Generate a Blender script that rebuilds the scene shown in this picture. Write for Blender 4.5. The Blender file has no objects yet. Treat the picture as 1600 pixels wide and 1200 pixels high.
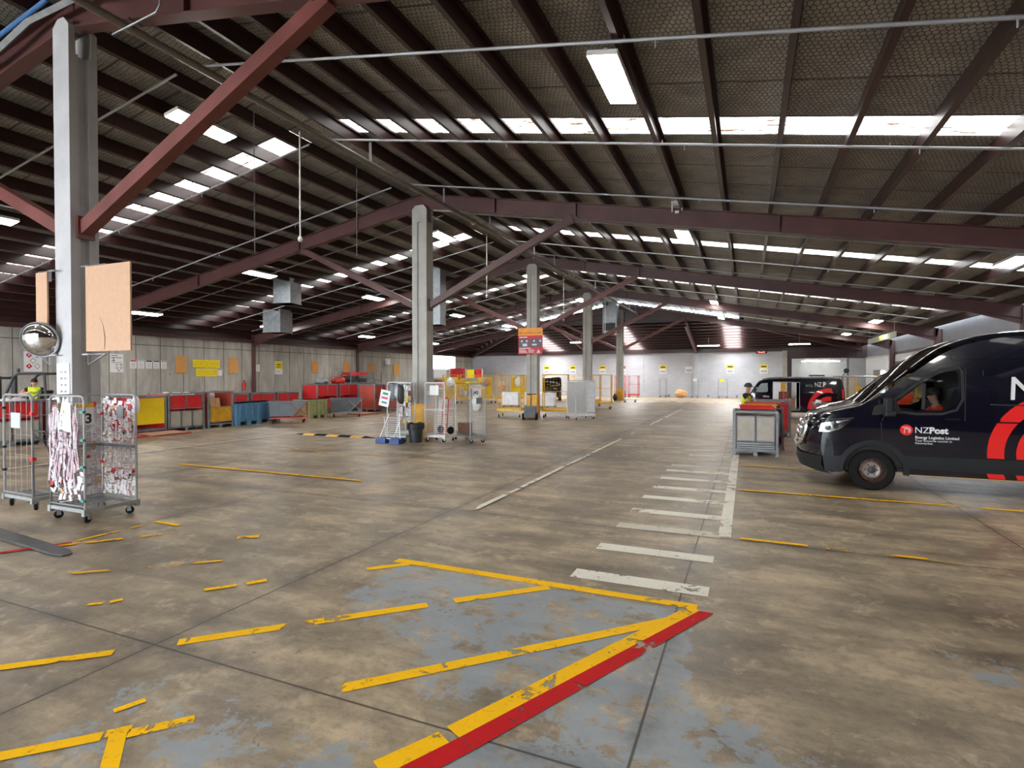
import bpy, bmesh, math, random
from mathutils import Vector, Matrix
from mathutils.geometry import delaunay_2d_cdt
random.seed(7)
S = bpy.context.scene
C = S.collection
PI = math.pi
R = math.radians

# ------------------------------------------------------------------ mesh builder
class MB:
    def __init__(s):
        s.v = []; s.f = []; s.m = []
    def add(s, vs, fs, m=0):
        o = len(s.v)
        s.v += [tuple(p) for p in vs]
        s.f += [tuple(i + o for i in f) for f in fs]
        s.m += [m] * len(fs)
        return s
    def b2(s, a, b, m=0):
        x0, y0, z0 = a; x1, y1, z1 = b
        v = [(x0,y0,z0),(x1,y0,z0),(x1,y1,z0),(x0,y1,z0),(x0,y0,z1),(x1,y0,z1),(x1,y1,z1),(x0,y1,z1)]
        return s.add(v, [(0,3,2,1),(4,5,6,7),(0,1,5,4),(1,2,6,5),(2,3,7,6),(3,0,4,7)], m)
    def box(s, c, d, rz=0, m=0, rx=0, ry=0):
        M = Matrix.Translation(c) @ Matrix.Rotation(rz, 4, 'Z') @ Matrix.Rotation(ry, 4, 'Y') @ Matrix.Rotation(rx, 4, 'X')
        hx, hy, hz = d[0]/2, d[1]/2, d[2]/2
        v = [M @ Vector(p) for p in [(-hx,-hy,-hz),(hx,-hy,-hz),(hx,hy,-hz),(-hx,hy,-hz),(-hx,-hy,hz),(hx,-hy,hz),(hx,hy,hz),(-hx,hy,hz)]]
        return s.add(v, [(0,3,2,1),(4,5,6,7),(0,1,5,4),(1,2,6,5),(2,3,7,6),(3,0,4,7)], m)
    def frame_of(s, p, q, up=(0,0,1)):
        p = Vector(p); q = Vector(q); d = (q - p).normalized()
        u = Vector(up)
        if abs(d.dot(u)) > .98: u = Vector((1,0,0))
        a = d.cross(u).normalized(); b = a.cross(d)
        return p, q, d, a, b
    def bar(s, p, q, w, h=None, m=0, up=(0,0,1)):
        h = h or w
        p, q, d, a, b = s.frame_of(p, q, up)
        v = []
        for e in (p, q):
            v += [e - a*w/2 - b*h/2, e + a*w/2 - b*h/2, e + a*w/2 + b*h/2, e - a*w/2 + b*h/2]
        return s.add(v, [(0,3,2,1),(4,5,6,7),(0,1,5,4),(1,2,6,5),(2,3,7,6),(3,0,4,7)], m)
    def ibeam(s, p, q, w, h, t=.02, m=0, up=(0,0,1)):
        p_, q_, d, a, b = s.frame_of(p, q, up)
        s.bar(p_ + b*(h/2-t/2), q_ + b*(h/2-t/2), w, t, m, up)
        s.bar(p_ - b*(h/2-t/2), q_ - b*(h/2-t/2), w, t, m, up)
        return s.bar(p_, q_, t, h-2*t, m, up)
    def tube(s, p, q, r, n=8, m=0, r2=None):
        r2 = r if r2 is None else r2
        p, q, d, a, b = s.frame_of(p, q)
        v = []
        for e, rr in ((p, r), (q, r2)):
            v += [e + (a*math.cos(2*PI*i/n) + b*math.sin(2*PI*i/n))*rr for i in range(n)]
        f = [(i, (i+1) % n, n + (i+1) % n, n + i) for i in range(n)]
        f += [tuple(reversed(range(n))), tuple(range(n, 2*n))]
        return s.add(v, f, m)
    def path(s, pts, r, n=8, m=0, closed=False):
        pts = [Vector(p) for p in pts]
        N = len(pts); v = []
        ref = None
        for i, p in enumerate(pts):
            if closed: d = (pts[(i+1) % N] - pts[i-1]).normalized()
            else: d = (pts[min(i+1, N-1)] - pts[max(i-1, 0)]).normalized()
            if ref is None:
                ref = Vector((0,0,1)) if abs(d.z) < .9 else Vector((1,0,0))
            a = d.cross(ref).normalized(); b = a.cross(d).normalized(); ref = b
            v += [p + (a*math.cos(2*PI*k/n) + b*math.sin(2*PI*k/n))*r for k in range(n)]
        f = []
        for i in range(N if closed else N-1):
            j = (i+1) % N
            f += [(i*n+k, i*n+(k+1) % n, j*n+(k+1) % n, j*n+k) for k in range(n)]
        if not closed:
            f += [tuple(reversed(range(n))), tuple(range((N-1)*n, N*n))]
        return s.add(v, f, m)
    def prism(s, pts, axis, a, b, m=0):
        def P(u, v, t):
            return {'x': (t,u,v), 'y': (u,t,v), 'z': (u,v,t)}[axis]
        n = len(pts)
        v = [P(u, w, a) for u, w in pts] + [P(u, w, b) for u, w in pts]
        f = [(i, (i+1) % n, n+(i+1) % n, n+i) for i in range(n)] + [tuple(reversed(range(n))), tuple(range(n, 2*n))]
        return s.add(v, f, m)
    def lathe(s, prof, c=(0,0,0), n=24, axis='z', m=0, cap=True):
        v = []; k = len(prof)
        for r, h in prof:
            for i in range(n):
                a = 2*PI*i/n; x, y = r*math.cos(a), r*math.sin(a)
                p = {'z': (x,y,h), 'y': (x,h,y), 'x': (h,x,y)}[axis]
                v.append((c[0]+p[0], c[1]+p[1], c[2]+p[2]))
        f = []
        for j in range(k-1):
            f += [(j*n+i, j*n+(i+1) % n, (j+1)*n+(i+1) % n, (j+1)*n+i) for i in range(n)]
        if cap: f += [tuple(reversed(range(n))), tuple(range((k-1)*n, k*n))]
        return s.add(v, f, m)
    def poly(s, pts, m=0):
        return s.add(pts, [tuple(range(len(pts)))], m)
    def mesh(s, name, mats, smooth=True):
        me = bpy.data.meshes.new(name)
        me.from_pydata(s.v, [], s.f)
        if not isinstance(mats, (list, tuple)): mats = [mats]
        for mt in mats: me.materials.append(mt)
        me.polygons.foreach_set('material_index', s.m)
        bm = bmesh.new(); bm.from_mesh(me); bmesh.ops.recalc_face_normals(bm, faces=bm.faces); bm.to_mesh(me); bm.free()
        if smooth:
            me.polygons.foreach_set('use_smooth', [True]*len(me.polygons))
            me.set_sharp_from_angle(angle=R(32))
        me.update()
        return me
    def done(s, name, mats, parent=None, loc=None, rz=0, smooth=True):
        o = bpy.data.objects.new(name, s.mesh(name, mats, smooth))
        C.objects.link(o)
        if parent: o.parent = parent
        if loc: o.location = loc
        if rz: o.rotation_euler.z = rz
        return o

def tag(o, label=None, cat=None, group=None, kind=None):
    if label: o['label'] = label
    if cat: o['category'] = cat
    if group: o['group'] = group
    if kind: o['kind'] = kind
    return o
def root(name, label, cat, loc=(0,0,0), rz=0, group=None):
    o = bpy.data.objects.new(name, None); C.objects.link(o)
    o.empty_display_size = .1
    o.location = loc; o.rotation_euler.z = rz
    return tag(o, label, cat, group)
def dup(r, loc, rz, label=None, group=None):
    c = r.copy(); C.objects.link(c); c.location = loc; c.rotation_euler.z = rz
    if label: c['label'] = label
    if group: c['group'] = group
    for ch in r.children:
        k = ch.copy(); C.objects.link(k); k.parent = c
        for g in ch.children:
            h = g.copy(); C.objects.link(h); h.parent = k
    return c
def struct(o, label=None):
    o['kind'] = 'structure'
    if label: o['label'] = label
    return o

# ------------------------------------------------------------------ materials
class NT:
    def __init__(s, name):
        s.mat = bpy.data.materials.new(name); s.mat.use_nodes = True
        s.t = s.mat.node_tree; s.t.nodes.clear()
        s.out = s.n('ShaderNodeOutputMaterial')
    def n(s, typ, **kw):
        nd = s.t.nodes.new(typ)
        for k, v in kw.items():
            if k in nd.inputs.keys() or isinstance(k, int): nd.inputs[k].default_value = v
            else: setattr(nd, k, v)
        return nd
    def l(s, a, b): s.t.links.new(a, b)
    def val(s, sock, v):
        if hasattr(v, 'is_linked') or hasattr(v, 'links'): s.l(v, sock)
        else: sock.default_value = v
    def math(s, op, a, b=0.0, c=None, clamp=False):
        nd = s.t.nodes.new('ShaderNodeMath'); nd.operation = op; nd.use_clamp = clamp
        s.val(nd.inputs[0], a); s.val(nd.inputs[1], b)
        if c is not None: s.val(nd.inputs[2], c)
        return nd.outputs[0]
    def mix(s, fac, a, b):
        nd = s.t.nodes.new('ShaderNodeMix'); nd.data_type = 'RGBA'
        s.val(nd.inputs[0], fac)
        for i, v in ((6, a), (7, b)):
            if isinstance(v, tuple): nd.inputs[i].default_value = (*v[:3], 1)
            else: s.l(v, nd.inputs[i])
        return nd.outputs[2]
    def noise(s, scale, detail=6, rough=.6, vec=None, dist=0):
        nd = s.t.nodes.new('ShaderNodeTexNoise'); nd.inputs['Scale'].default_value = scale
        nd.inputs['Detail'].default_value = detail; nd.inputs['Roughness'].default_value = rough
        nd.inputs['Distortion'].default_value = dist
        if vec is not None: s.l(vec, nd.inputs['Vector'])
        return nd.outputs['Fac']
    def ramp(s, fac, a, b, ca=0.0, cb=1.0):
        nd = s.t.nodes.new('ShaderNodeMapRange'); nd.clamp = True
        s.l(fac, nd.inputs[0]); nd.inputs[1].default_value = a; nd.inputs[2].default_value = b
        nd.inputs[3].default_value = ca; nd.inputs[4].default_value = cb
        return nd.outputs[0]
    def pos(s):
        g = s.n('ShaderNodeNewGeometry'); return g.outputs['Position']
    def obj(s):
        return s.n('ShaderNodeTexCoord').outputs['Object']
    def scale(s, vec, sc, loc=(0,0,0), rot=(0,0,0)):
        m = s.n('ShaderNodeMapping'); s.l(vec, m.inputs[0])
        m.inputs['Scale'].default_value = sc; m.inputs['Location'].default_value = loc; m.inputs['Rotation'].default_value = rot
        return m.outputs[0]
    def bsdf(s, col, rough=.5, metal=0., spec=.5, coat=0., alpha=None, bump=None, bstr=.3, bdist=.01):
        b = s.n('ShaderNodeBsdfPrincipled')
        if isinstance(col, tuple): b.inputs['Base Color'].default_value = (*col[:3], 1)
        else: s.l(col, b.inputs['Base Color'])
        s.val(b.inputs['Roughness'], rough); s.val(b.inputs['Metallic'], metal)
        b.inputs['Specular IOR Level'].default_value = spec
        b.inputs['Coat Weight'].default_value = coat; b.inputs['Coat Roughness'].default_value = .03
        if alpha is not None: s.l(alpha, b.inputs['Alpha'])
        if bump is not None:
            bp = s.n('ShaderNodeBump'); bp.inputs['Strength'].default_value = bstr; bp.inputs['Distance'].default_value = bdist
            s.l(bump, bp.inputs['Height']); s.l(bp.outputs[0], b.inputs['Normal'])
        s.l(b.outputs[0], s.out.inputs[0])
        return s.mat

def lin(r, g, b):
    def f(c):
        c /= 255.
        return c/12.92 if c <= .04045 else ((c+.055)/1.055)**2.4
    return (f(r), f(g), f(b))
_cache = {}
def pm(name, col, rough=.5, metal=0., var=.12, sc=3., coat=0., spec=.5, grain=.0):
    """painted / plain surface with gentle mottling and dirt"""
    if name in _cache: return _cache[name]
    t = NT(name)
    o = t.obj()
    n1 = t.noise(sc, 5, .6, o)
    f = t.ramp(n1, .3, .72)
    dark = tuple(c*(1-var*1.6) for c in col); lite = tuple(min(1, c*(1+var)) for c in col)
    c = t.mix(f, dark, lite)
    if grain:
        c = t.mix(t.ramp(t.noise(sc*18, 3, .7, o), .58, .75, 0, grain), c, tuple(v*.35 for v in col))
    rr = t.ramp(n1, .2, .8, max(.02, rough-.07), min(1, rough+.07))
    _cache[name] = t.bsdf(c, rr, metal, spec, coat)
    return _cache[name]
def emit(name, col, st):
    if name in _cache: return _cache[name]
    t = NT(name)
    e = t.n('ShaderNodeEmission'); e.inputs[0].default_value = (*col, 1); e.inputs[1].default_value = st
    t.l(e.outputs[0], t.out.inputs[0]); t.mat.cycles.emission_sampling = 'AUTO'
    _cache[name] = t.mat
    return t.mat

def m_floor():
    t = NT('concrete_floor'); p = t.pos()
    sx = t.n('ShaderNodeSeparateXYZ'); t.l(p, sx.inputs[0]); X, Y = sx.outputs[0], sx.outputs[1]
    big = t.noise(.22, 4, .6, p, 1.2)
    mid = t.noise(1.1, 10, .7, t.scale(p, (.8,1.2,1)), .25)
    fine = t.noise(9, 6, .75, p)
    streak = t.noise(1.0, 6, .65, t.scale(p, (.45,2.4,1)), .2)
    c = t.mix(t.ramp(mid, .34, .68), lin(114,101,84), lin(206,186,156))
    c = t.mix(t.ramp(streak, .42, .7, 0, .7), c, lin(88,78,66))
    c = t.mix(t.ramp(big, .48, .66, 0, .6), c, lin(84,74,62))
    c = t.mix(t.ramp(fine, .5, .74, 0, .45), c, lin(66,58,50))
    c = t.mix(t.ramp(t.noise(26, 5, .75, p), .55, .75, 0, .55), c, lin(70,62,54))
    c = t.mix(t.ramp(t.noise(.75, 9, .74, t.scale(p, (1,1.5,1), (3,9,0)), .3), .52, .66, 0, .55), c, lin(92,80,66))
    # pale worn patches
    c = t.mix(t.ramp(t.noise(2.6, 12, .76, p, .2), .54, .63, 0, .55), c, lin(196,176,148))
    # blue grey paint: near bay only, flaking
    def box(x0, x1, y0, y1, s):
        a = t.ramp(X, x0-s, x0+s); b = t.ramp(X, x1-s, x1+s, 1, 0)
        d = t.ramp(Y, y0-s, y0+s); e = t.ramp(Y, y1-s, y1+s, 1, 0)
        return t.math('MULTIPLY', t.math('MULTIPLY', a, b), t.math('MULTIPLY', d, e))
    wob = t.math('ADD', X, t.ramp(t.noise(1.1, 4, .6, p), 0, 1, -.5, .5))
    # inside the hatched triangle, and the bay right of it
    tri = t.math('MULTIPLY', box(-3.4, -.35, .6, 4.9, .06), t.ramp(t.math('ADD', Y, t.math('MULTIPLY', X, .58)), 1.3, 2.2))
    right = t.math('MULTIPLY', box(-1.7, 3.5, .5, 4.7, .3), t.ramp(t.math('ADD', t.math('MULTIPLY', X, .85), Y), 4.3, 3.2, 0, 1))
    far = t.math('MULTIPLY', box(.9, 3.2, 4.2, 5.1, .3), .75)
    left = t.math('MULTIPLY', box(-4.0, -1.4, .6, 2.7, .5), .85)
    region = t.math('MAXIMUM', t.math('MAXIMUM', tri, right), t.math('MAXIMUM', far, left))
    flake = t.noise(3.2, 15, .78, p, .15)
    thr = t.math('ADD', t.math('SUBTRACT', t.math('MULTIPLY', region, .30), .275), flake)
    pm_ = t.ramp(thr, .482, .518)
    pm_ = t.math('MULTIPLY', pm_, t.ramp(region, .02, .2))
    blue = t.mix(t.ramp(mid, .3, .7), lin(124,133,141), lin(152,160,166))
    blue = t.mix(t.ramp(fine, .6, .82, 0, .5), blue, lin(88,88,88))
    c = t.mix(t.math('MULTIPLY', pm_, .92), c, blue)
    # black scuffs
    c = t.mix(t.ramp(t.noise(3.2, 5, .8, t.scale(p, (1,1,1), (7,3,0)), .5), .66, .74, 0, .8), c, lin(46,42,38))
    c = t.mix(t.ramp(t.noise(11, 3, .6, t.scale(p, (.6,1.4,1), (1,5,0)), .2), .72, .77, 0, .8), c, lin(40,37,34))
    # saw-cut joints
    def joint(v, off, per):
        m = t.math('MODULO', t.math('ADD', v, 70*per - off + per/2), per)
        d = t.math('ABSOLUTE', t.math('SUBTRACT', m, per/2))
        return t.ramp(d, .005, .011, 1, 0), t.ramp(d, .015, .2, .7, 0)
    j1, g1 = joint(X, -.55, 3.5); j2, g2 = joint(Y, 2.69, 4.515)
    dirt = t.math('MULTIPLY', t.math('MAXIMUM', g1, g2), t.ramp(t.noise(1.6, 8, .75, p), .42, .62))
    c = t.mix(dirt, c, lin(70,64,58))
    j = t.math('MAXIMUM', j1, j2)
    c = t.mix(t.math('MULTIPLY', j, .9), c, lin(44,38,33))
    rough = t.ramp(mid, .25, .8, .32, .56)
    h = t.math('SUBTRACT', t.math('MULTIPLY', fine, .2), j)
    return t.bsdf(c, rough, 0, .45, bump=h, bstr=.25, bdist=.006)

def m_paint(name, col, wear=.5, fade=.25, sc=7.):
    t = NT(name); p = t.pos()
    n1 = t.noise(sc, 9, .72, p, .7); n2 = t.noise(2.0, 5, .6, p)
    c = t.mix(t.ramp(n2, .35, .75, 0, fade), col, tuple(v*.55 for v in col))
    c = t.mix(t.ramp(t.noise(22, 6, .75, p), .56, .72, 0, .6), c, tuple(v*.3+.01 for v in col))
    thr = t.math('ADD', n1, t.math('MULTIPLY', t.math('SUBTRACT', n2, .5), .8))
    a = t.ramp(thr, wear-.02, wear+.03, 1, 0)
    return t.bsdf(c, .7, 0, .2, alpha=a)

def m_foil():
    """aged foil blanket held by hexagonal wire netting"""
    t = NT('insulation_foil'); p = t.pos()
    q = t.scale(p, (1/.072, 1/.1, 0))
    def vm(op, a, b=None):
        nd = t.n('ShaderNodeVectorMath'); nd.operation = op
        t.val(nd.inputs[0], a)
        if b is not None: t.val(nd.inputs[1], b)
        return nd
    rr = (1.0, 1.7320508, 1.0); hh = (.5, .8660254, .5)
    wob = t.n('ShaderNodeTexNoise'); wob.inputs['Scale'].default_value = 3.; t.l(p, wob.inputs['Vector'])
    q = vm('ADD', q, vm('SCALE', vm('SUBTRACT', wob.outputs['Color'], (.5,.5,.5)).outputs[0]).outputs[0])
    q.inputs[1].links[0].from_node.inputs['Scale'].default_value = 1.1
    q = vm('ADD', q.outputs[0], (2000., 2000., 0)).outputs[0]
    a = vm('SUBTRACT', vm('MODULO', q, rr).outputs[0], hh).outputs[0]
    b = vm('SUBTRACT', vm('MODULO', vm('ADD', q, hh).outputs[0], rr).outputs[0], hh).outputs[0]
    def hd(v):
        ab = vm('ABSOLUTE', v).outputs[0]; ab = vm('MULTIPLY', ab, (1,1,0)).outputs[0]
        d = vm('DOT_PRODUCT', ab, (.5, .8660254, 0)).outputs['Value']
        s = t.n('ShaderNodeSeparateXYZ'); t.l(ab, s.inputs[0])
        return t.math('MAXIMUM', d, s.outputs[0])
    d = t.math('MINIMUM', hd(a), hd(b))
    wire = t.ramp(d, .40, .47)
    n1 = t.noise(1.3, 6, .65, p, .6); n2 = t.noise(14, 4, .7, t.scale(p, (.6,1.6,1)))
    c = t.mix(t.ramp(n1, .3, .75), lin(138,137,135), lin(200,198,190))
    c = t.mix(t.ramp(n2, .4, .75, 0, .5), c, lin(96,95,92))
    s = t.n('ShaderNodeSeparateXYZ'); t.l(p, s.inputs[0])
    m = t.math('ABSOLUTE', t.math('SUBTRACT', t.math('MODULO', t.math('ADD', t.math('ADD', s.outputs[1], 100), t.math('MULTIPLY', n1, .1)), 1.22), .61))
    lap = t.ramp(m, .012, .028, 1, 0)
    c = t.mix(t.math('MULTIPLY', lap, .8), c, lin(26,22,20))
    c = t.mix(t.math('MULTIPLY', wire, .85), c, lin(24,22,21))
    h = t.math('SUBTRACT', t.math('ADD', t.math('MULTIPLY', n2, .6), n1), wire)
    return t.bsdf(c, .52, .25, .5, bump=h, bstr=.55, bdist=.03)

def m_skylight():
    t = NT('skylight_sheet'); p = t.pos()
    n1 = t.noise(5, 7, .75, t.scale(p, (.3, 2.6, 1)), .4)
    n2 = t.noise(1.2, 3, .6, p)
    f = t.math('MULTIPLY', t.ramp(n1, .51, .555), t.ramp(n2, .34, .5, .4, 1))
    c = t.mix(f, (1.0,.99,.97), (.085,.05,.028))
    e = t.n('ShaderNodeEmission'); t.l(c, e.inputs[0]); e.inputs[1].default_value = SKY_E
    t.l(e.outputs[0], t.out.inputs[0])
    return t.mat
SKY_E = 2.0

def m_concrete_wall():
    t = NT('concrete_panel'); p = t.pos()
    n1 = t.noise(.9, 7, .65, t.scale(p, (1,1,.35)), .6); n2 = t.noise(7, 6, .7, p)
    st = t.noise(3.0, 5, .65, t.scale(p, (1,1.6,.12)))
    c = t.mix(t.ramp(n1, .28, .75), lin(146,143,136), lin(200,197,189))
    c = t.mix(t.ramp(st, .48, .75, 0, .5), c, lin(122,118,110))
    c = t.mix(t.ramp(n2, .56, .8, 0, .4), c, lin(100,95,88))
    s = t.n('ShaderNodeSeparateXYZ'); t.l(p, s.inputs[0])
    per = 1.275
    m = t.math('ABSOLUTE', t.math('SUBTRACT', t.math('MODULO', t.math('ADD', s.outputs[1], 50*per - 14.33 + per/2), per), per/2))
    j = t.ramp(m, .012, .022, 1, 0)
    hz = t.math('ABSOLUTE', t.math('SUBTRACT', s.outputs[2], 3.62))
    j = t.math('MAXIMUM', j, t.ramp(hz, .012, .022, 1, 0))
    c = t.mix(t.math('MULTIPLY', j, .8), c, lin(52,48,44))
    # bolt-hole stains
    v = t.n('ShaderNodeTexVoronoi'); v.inputs['Scale'].default_value = 1.1; t.l(p, v.inputs['Vector'])
    c = t.mix(t.ramp(v.outputs['Distance'], .03, .06, .7, 0), c, lin(80,60,50))
    return t.bsdf(c, .85, 0, .3, bump=t.math('SUBTRACT', n2, j), bstr=.2, bdist=.01)

def m_block():
    t = NT('painted_blockwork'); p = t.pos()
    s = t.n('ShaderNodeSeparateXYZ'); t.l(p, s.inputs[0])
    cb = t.n('ShaderNodeCombineXYZ'); t.l(s.outputs[0], cb.inputs[0]); t.l(s.outputs[2], cb.inputs[1])
    b = t.n('ShaderNodeTexBrick'); t.l(cb.outputs[0], b.inputs['Vector'])
    b.inputs['Scale'].default_value = 1.; b.inputs['Brick Width'].default_value = .4; b.inputs['Row Height'].default_value = .2
    b.inputs['Mortar Size'].default_value = .006; b.inputs['Mortar Smooth'].default_value = .3
    b.inputs['Color1'].default_value = (*lin(196,200,208),1); b.inputs['Color2'].default_value = (*lin(188,192,200),1); b.inputs['Mortar'].default_value = (*lin(150,154,164),1)
    n = t.noise(.8, 5, .6, p)
    c = t.mix(t.ramp(n, .35, .75, 0, .3), b.outputs['Color'], lin(150,152,156))
    return t.bsdf(c, .6, 0, .4)

M = {}
def build_mats():
    M['floor'] = m_floor(); M['foil'] = m_foil(); M['sky'] = m_skylight(); M['cwall'] = m_concrete_wall(); M['block'] = m_block()
    M['yline'] = m_paint('yellow_line_paint', lin(252,194,0), .625)
    M['yfaint'] = m_paint('worn_yellow_line_paint', lin(235,178,20), .49, sc=5)
    M['wline'] = m_paint('white_line_paint', lin(228,224,212), .605)
    M['wfaint'] = m_paint('worn_white_line_paint', lin(205,200,186), .58)
    M['rline'] = m_paint('red_line_paint', lin(196,16,24), .64)
    M['oxide'] = pm('red_oxide_steel', lin(86,54,52), .42, 0, .18, 1.5, grain=.25)
    M['oxide_d'] = pm('dark_oxide_steel', lin(56,33,32), .36, 0, .18, 1.5, grain=.2)
    M['oxide_b'] = pm('bright_oxide_steel', lin(108,56,51), .45, 0, .18, 2, grain=.25)
    M['conc'] = pm('cast_concrete', lin(176,174,168), .8, 0, .10, 2.2, grain=.35)
    M['conc_w'] = pm('limewashed_concrete', lin(176,176,178), .75, 0, .08, 2.5, grain=.3)
    M['galv'] = pm('galvanised_steel', lin(166,170,174), .38, .75, .12, 6)
    M['galv_d'] = pm('dull_galvanised_steel', lin(142,146,150), .45, .6, .15, 6)
    M['zinc'] = pm('zinc_wire', lin(158,160,160), .4, .5, .12, 9)
    M['rack_y'] = pm('yellow_painted_steel', lin(216,160,26), .45, 0, .15, 4, grain=.2)
    M['black'] = pm('black_plastic', lin(30,30,31), .5, 0, .15, 6)
    M['rubber'] = pm('black_rubber', lin(17,16,16), .8, 0, .2, 8, spec=.25)
    M['vplastic'] = pm('dark_van_plastic', lin(31,33,37), .55, 0, .08, 5, spec=.3)
    M['cage_y'] = pm('yellow_cage_steel', lin(228,180,24), .45, 0, .12, 4, grain=.15)
    M['wallgrey'] = pm('grey_wall_sheet', lin(150,152,158), .6, 0, .07, 1.2)
    M['dark'] = pm('dark_grey_plastic', lin(52,54,57), .55, 0, .12, 6)
    M['ply'] = pm('grey_plywood', lin(176,168,156), .7, 0, .10, 4, grain=.25)
    M['mdf'] = pm('particle_board', lin(186,150,122), .75, 0, .05, 14)
    M['chip'] = pm('orange_chipboard', lin(206,148,84), .75, 0, .1, 12, grain=.2)
    M['paper'] = pm('white_paper', lin(226,226,226), .8, 0, .03, 5)
    M['paper_y'] = pm('yellow_paper', lin(240,214,20), .8, 0, .05, 5)
    M['card'] = pm('cardboard', lin(204,160,112), .8, 0, .08, 5)
    M['red'] = pm('red_plastic', lin(208,30,36), .5, 0, .1, 4)
    M['red_d'] = pm('faded_red_sheet', lin(178,74,58), .6, 0, .15, 3, grain=.15)
    M['bluebin'] = pm('blue_polyethylene', lin(86,134,168), .55, 0, .1, 3)
    M['greenbin'] = pm('pale_green_polyethylene', lin(170,174,128), .6, 0, .12, 3)
    M['tub'] = pm('grey_polyethylene_tub', lin(104,110,116), .55, 0, .12, 3)
    M['white'] = pm('white_enamel', lin(222,224,226), .4, 0, .05, 4)
    M['ysheet'] = pm('yellow_sheet', lin(244,208,10), .45, 0, .06, 2)
    M['lamp_body'] = pm('white_lamp_housing', lin(210,210,206), .4, 0, .05, 4)
    M['lamp'] = emit('led_panel_glow', (1.0,.96,.89), 22.)
    M['tube'] = emit('fluorescent_tube_glow', (1.0,.97,.9), 22.)
    M['skin'] = pm('skin', lin(196,150,124), .55, 0, .06, 9)
    M['hair'] = pm('dark_hair', lin(34,26,22), .6, 0, .2, 20)
    M['tee'] = pm('black_cotton', lin(24,24,27), .85, 0, .15, 9)
    M['hivis'] = pm('fluorescent_yellow_fabric', lin(206,232,40), .7, 0, .08, 9)
    M['hivis_o'] = pm('fluorescent_orange_fabric', lin(236,66,30), .7, 0, .08, 9)
    M['reflect'] = pm('silver_reflective_tape', lin(206,208,206), .35, .3, .05, 9)
    M['trouser'] = pm('navy_workwear', lin(36,40,52), .85, 0, .12, 9)
    M['navy'] = pm('navy_black_car_paint', lin(10,12,26), .16, 0, .05, 1, coat=.8, spec=.25)
    M['vred'] = pm('red_vinyl_graphic', lin(222,30,30), .3, 0, .04, 2, coat=.6)
    M['vwhite'] = pm('white_vinyl_lettering', lin(214,214,216), .35, 0, .03, 2)
    M['chrome'] = pm('chrome_trim', lin(225,226,228), .12, 1., .03, 5)
    M['steelrim'] = pm('steel_wheel', lin(176,166,160), .35, .7, .12, 9)
    M['rust'] = pm('rusty_brake_disc', lin(96,68,54), .6, .4, .2, 9)
    M['interior'] = pm('dark_cab_lining', lin(34,35,38), .75, 0, .1, 5)
    M['bluep'] = pm('blue_painted_steel', lin(42,72,128), .45, 0, .1, 4)
    M['bluepipe'] = pm('blue_pipe', lin(70,118,176), .4, 0, .08, 3)
    M['redp'] = pm('red_painted_steel', lin(190,42,34), .45, 0, .1, 4, grain=.15)
    M['pvc'] = pm('grey_pipe', lin(158,160,164), .45, .2, .08, 3)
    M['pvc_w'] = pm('white_pipe', lin(214,214,212), .45, 0, .05, 3)
    M['pipe_d'] = pm('olive_grey_pipe', lin(112,106,98), .45, .1, .1, 2)
    M['wallwhite'] = pm('white_wall_sheet', lin(206,210,214), .55, 0, .07, 1.2)
    M['tagw'] = pm('white_label_card', lin(226,223,225), .8, 0, .06, 12)
    M['tagp'] = pm('pink_label_card', lin(212,190,198), .8, 0, .1, 12)
    t = NT('tinted_glass')
    g = t.n('ShaderNodeBsdfGlossy'); g.inputs['Roughness'].default_value = .02
    tr = t.n('ShaderNodeBsdfTransparent'); tr.inputs[0].default_value = (.62,.66,.66,1)
    fr = t.n('ShaderNodeFresnel'); fr.inputs[0].default_value = 1.5
    mx = t.n('ShaderNodeMixShader'); t.l(fr.outputs[0], mx.inputs[0]); t.l(tr.outputs[0], mx.inputs[1]); t.l(g.outputs[0], mx.inputs[2])
    t.l(mx.outputs[0], t.out.inputs[0]); M['glass'] = t.mat
    t = NT('clear_lens')
    g = t.n('ShaderNodeBsdfGlossy'); g.inputs['Roughness'].default_value = .03
    tr = t.n('ShaderNodeBsdfTransparent'); tr.inputs[0].default_value = (.9,.92,.94,1)
    fr = t.n('ShaderNodeFresnel'); fr.inputs[0].default_value = 1.5
    mx = t.n('ShaderNodeMixShader'); t.l(fr.outputs[0], mx.inputs[0]); t.l(tr.outputs[0], mx.inputs[1]); t.l(g.outputs[0], mx.inputs[2])
    t.l(mx.outputs[0], t.out.inputs[0]); M['lens'] = t.mat
    t = NT('mirror_glass'); M['mirror'] = t.bsdf((.82,.84,.86), .03, 1.)
build_mats()

def text(name, body, size, mat, parent, loc, rot=(PI/2,0,0), ext=.002, bold=0., align='LEFT', sx=1.):
    cu = bpy.data.curves.new(name, 'FONT'); cu.body = body; cu.size = size; cu.extrude = ext; cu.offset = bold
    cu.align_x = align; cu.resolution_u = 3
    tmp = bpy.data.objects.new(name, cu); C.objects.link(tmp)
    dg = bpy.context.evaluated_depsgraph_get()
    me = bpy.data.meshes.new_from_object(tmp.evaluated_get(dg))
    bpy.data.objects.remove(tmp); bpy.data.curves.remove(cu)
    me.materials.clear(); me.materials.append(mat)
    o = bpy.data.objects.new(name, me); C.objects.link(o)
    o.location = loc; o.rotation_euler = rot; o.scale = (sx,1,1)
    if parent: o.parent = parent
    return o
# ------------------------------------------------------------------ setting: shell
RX, XL, XR = -9.7, -28.6, 9.2
FY = [-4.72 + 10*i for i in range(6)]
YB = -13.4        # back of the hall, behind the camera
YE, YH = 55.28, 45.28
def rh(x): return 7.87 - .178*abs(x - RX)
def hiph(y): return 4.506 + .178*(YE - y)
def yend(x):
    d = 18.9 - abs(x - RX)
    return YE - d if d < 9.9 else YH + .1

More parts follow.
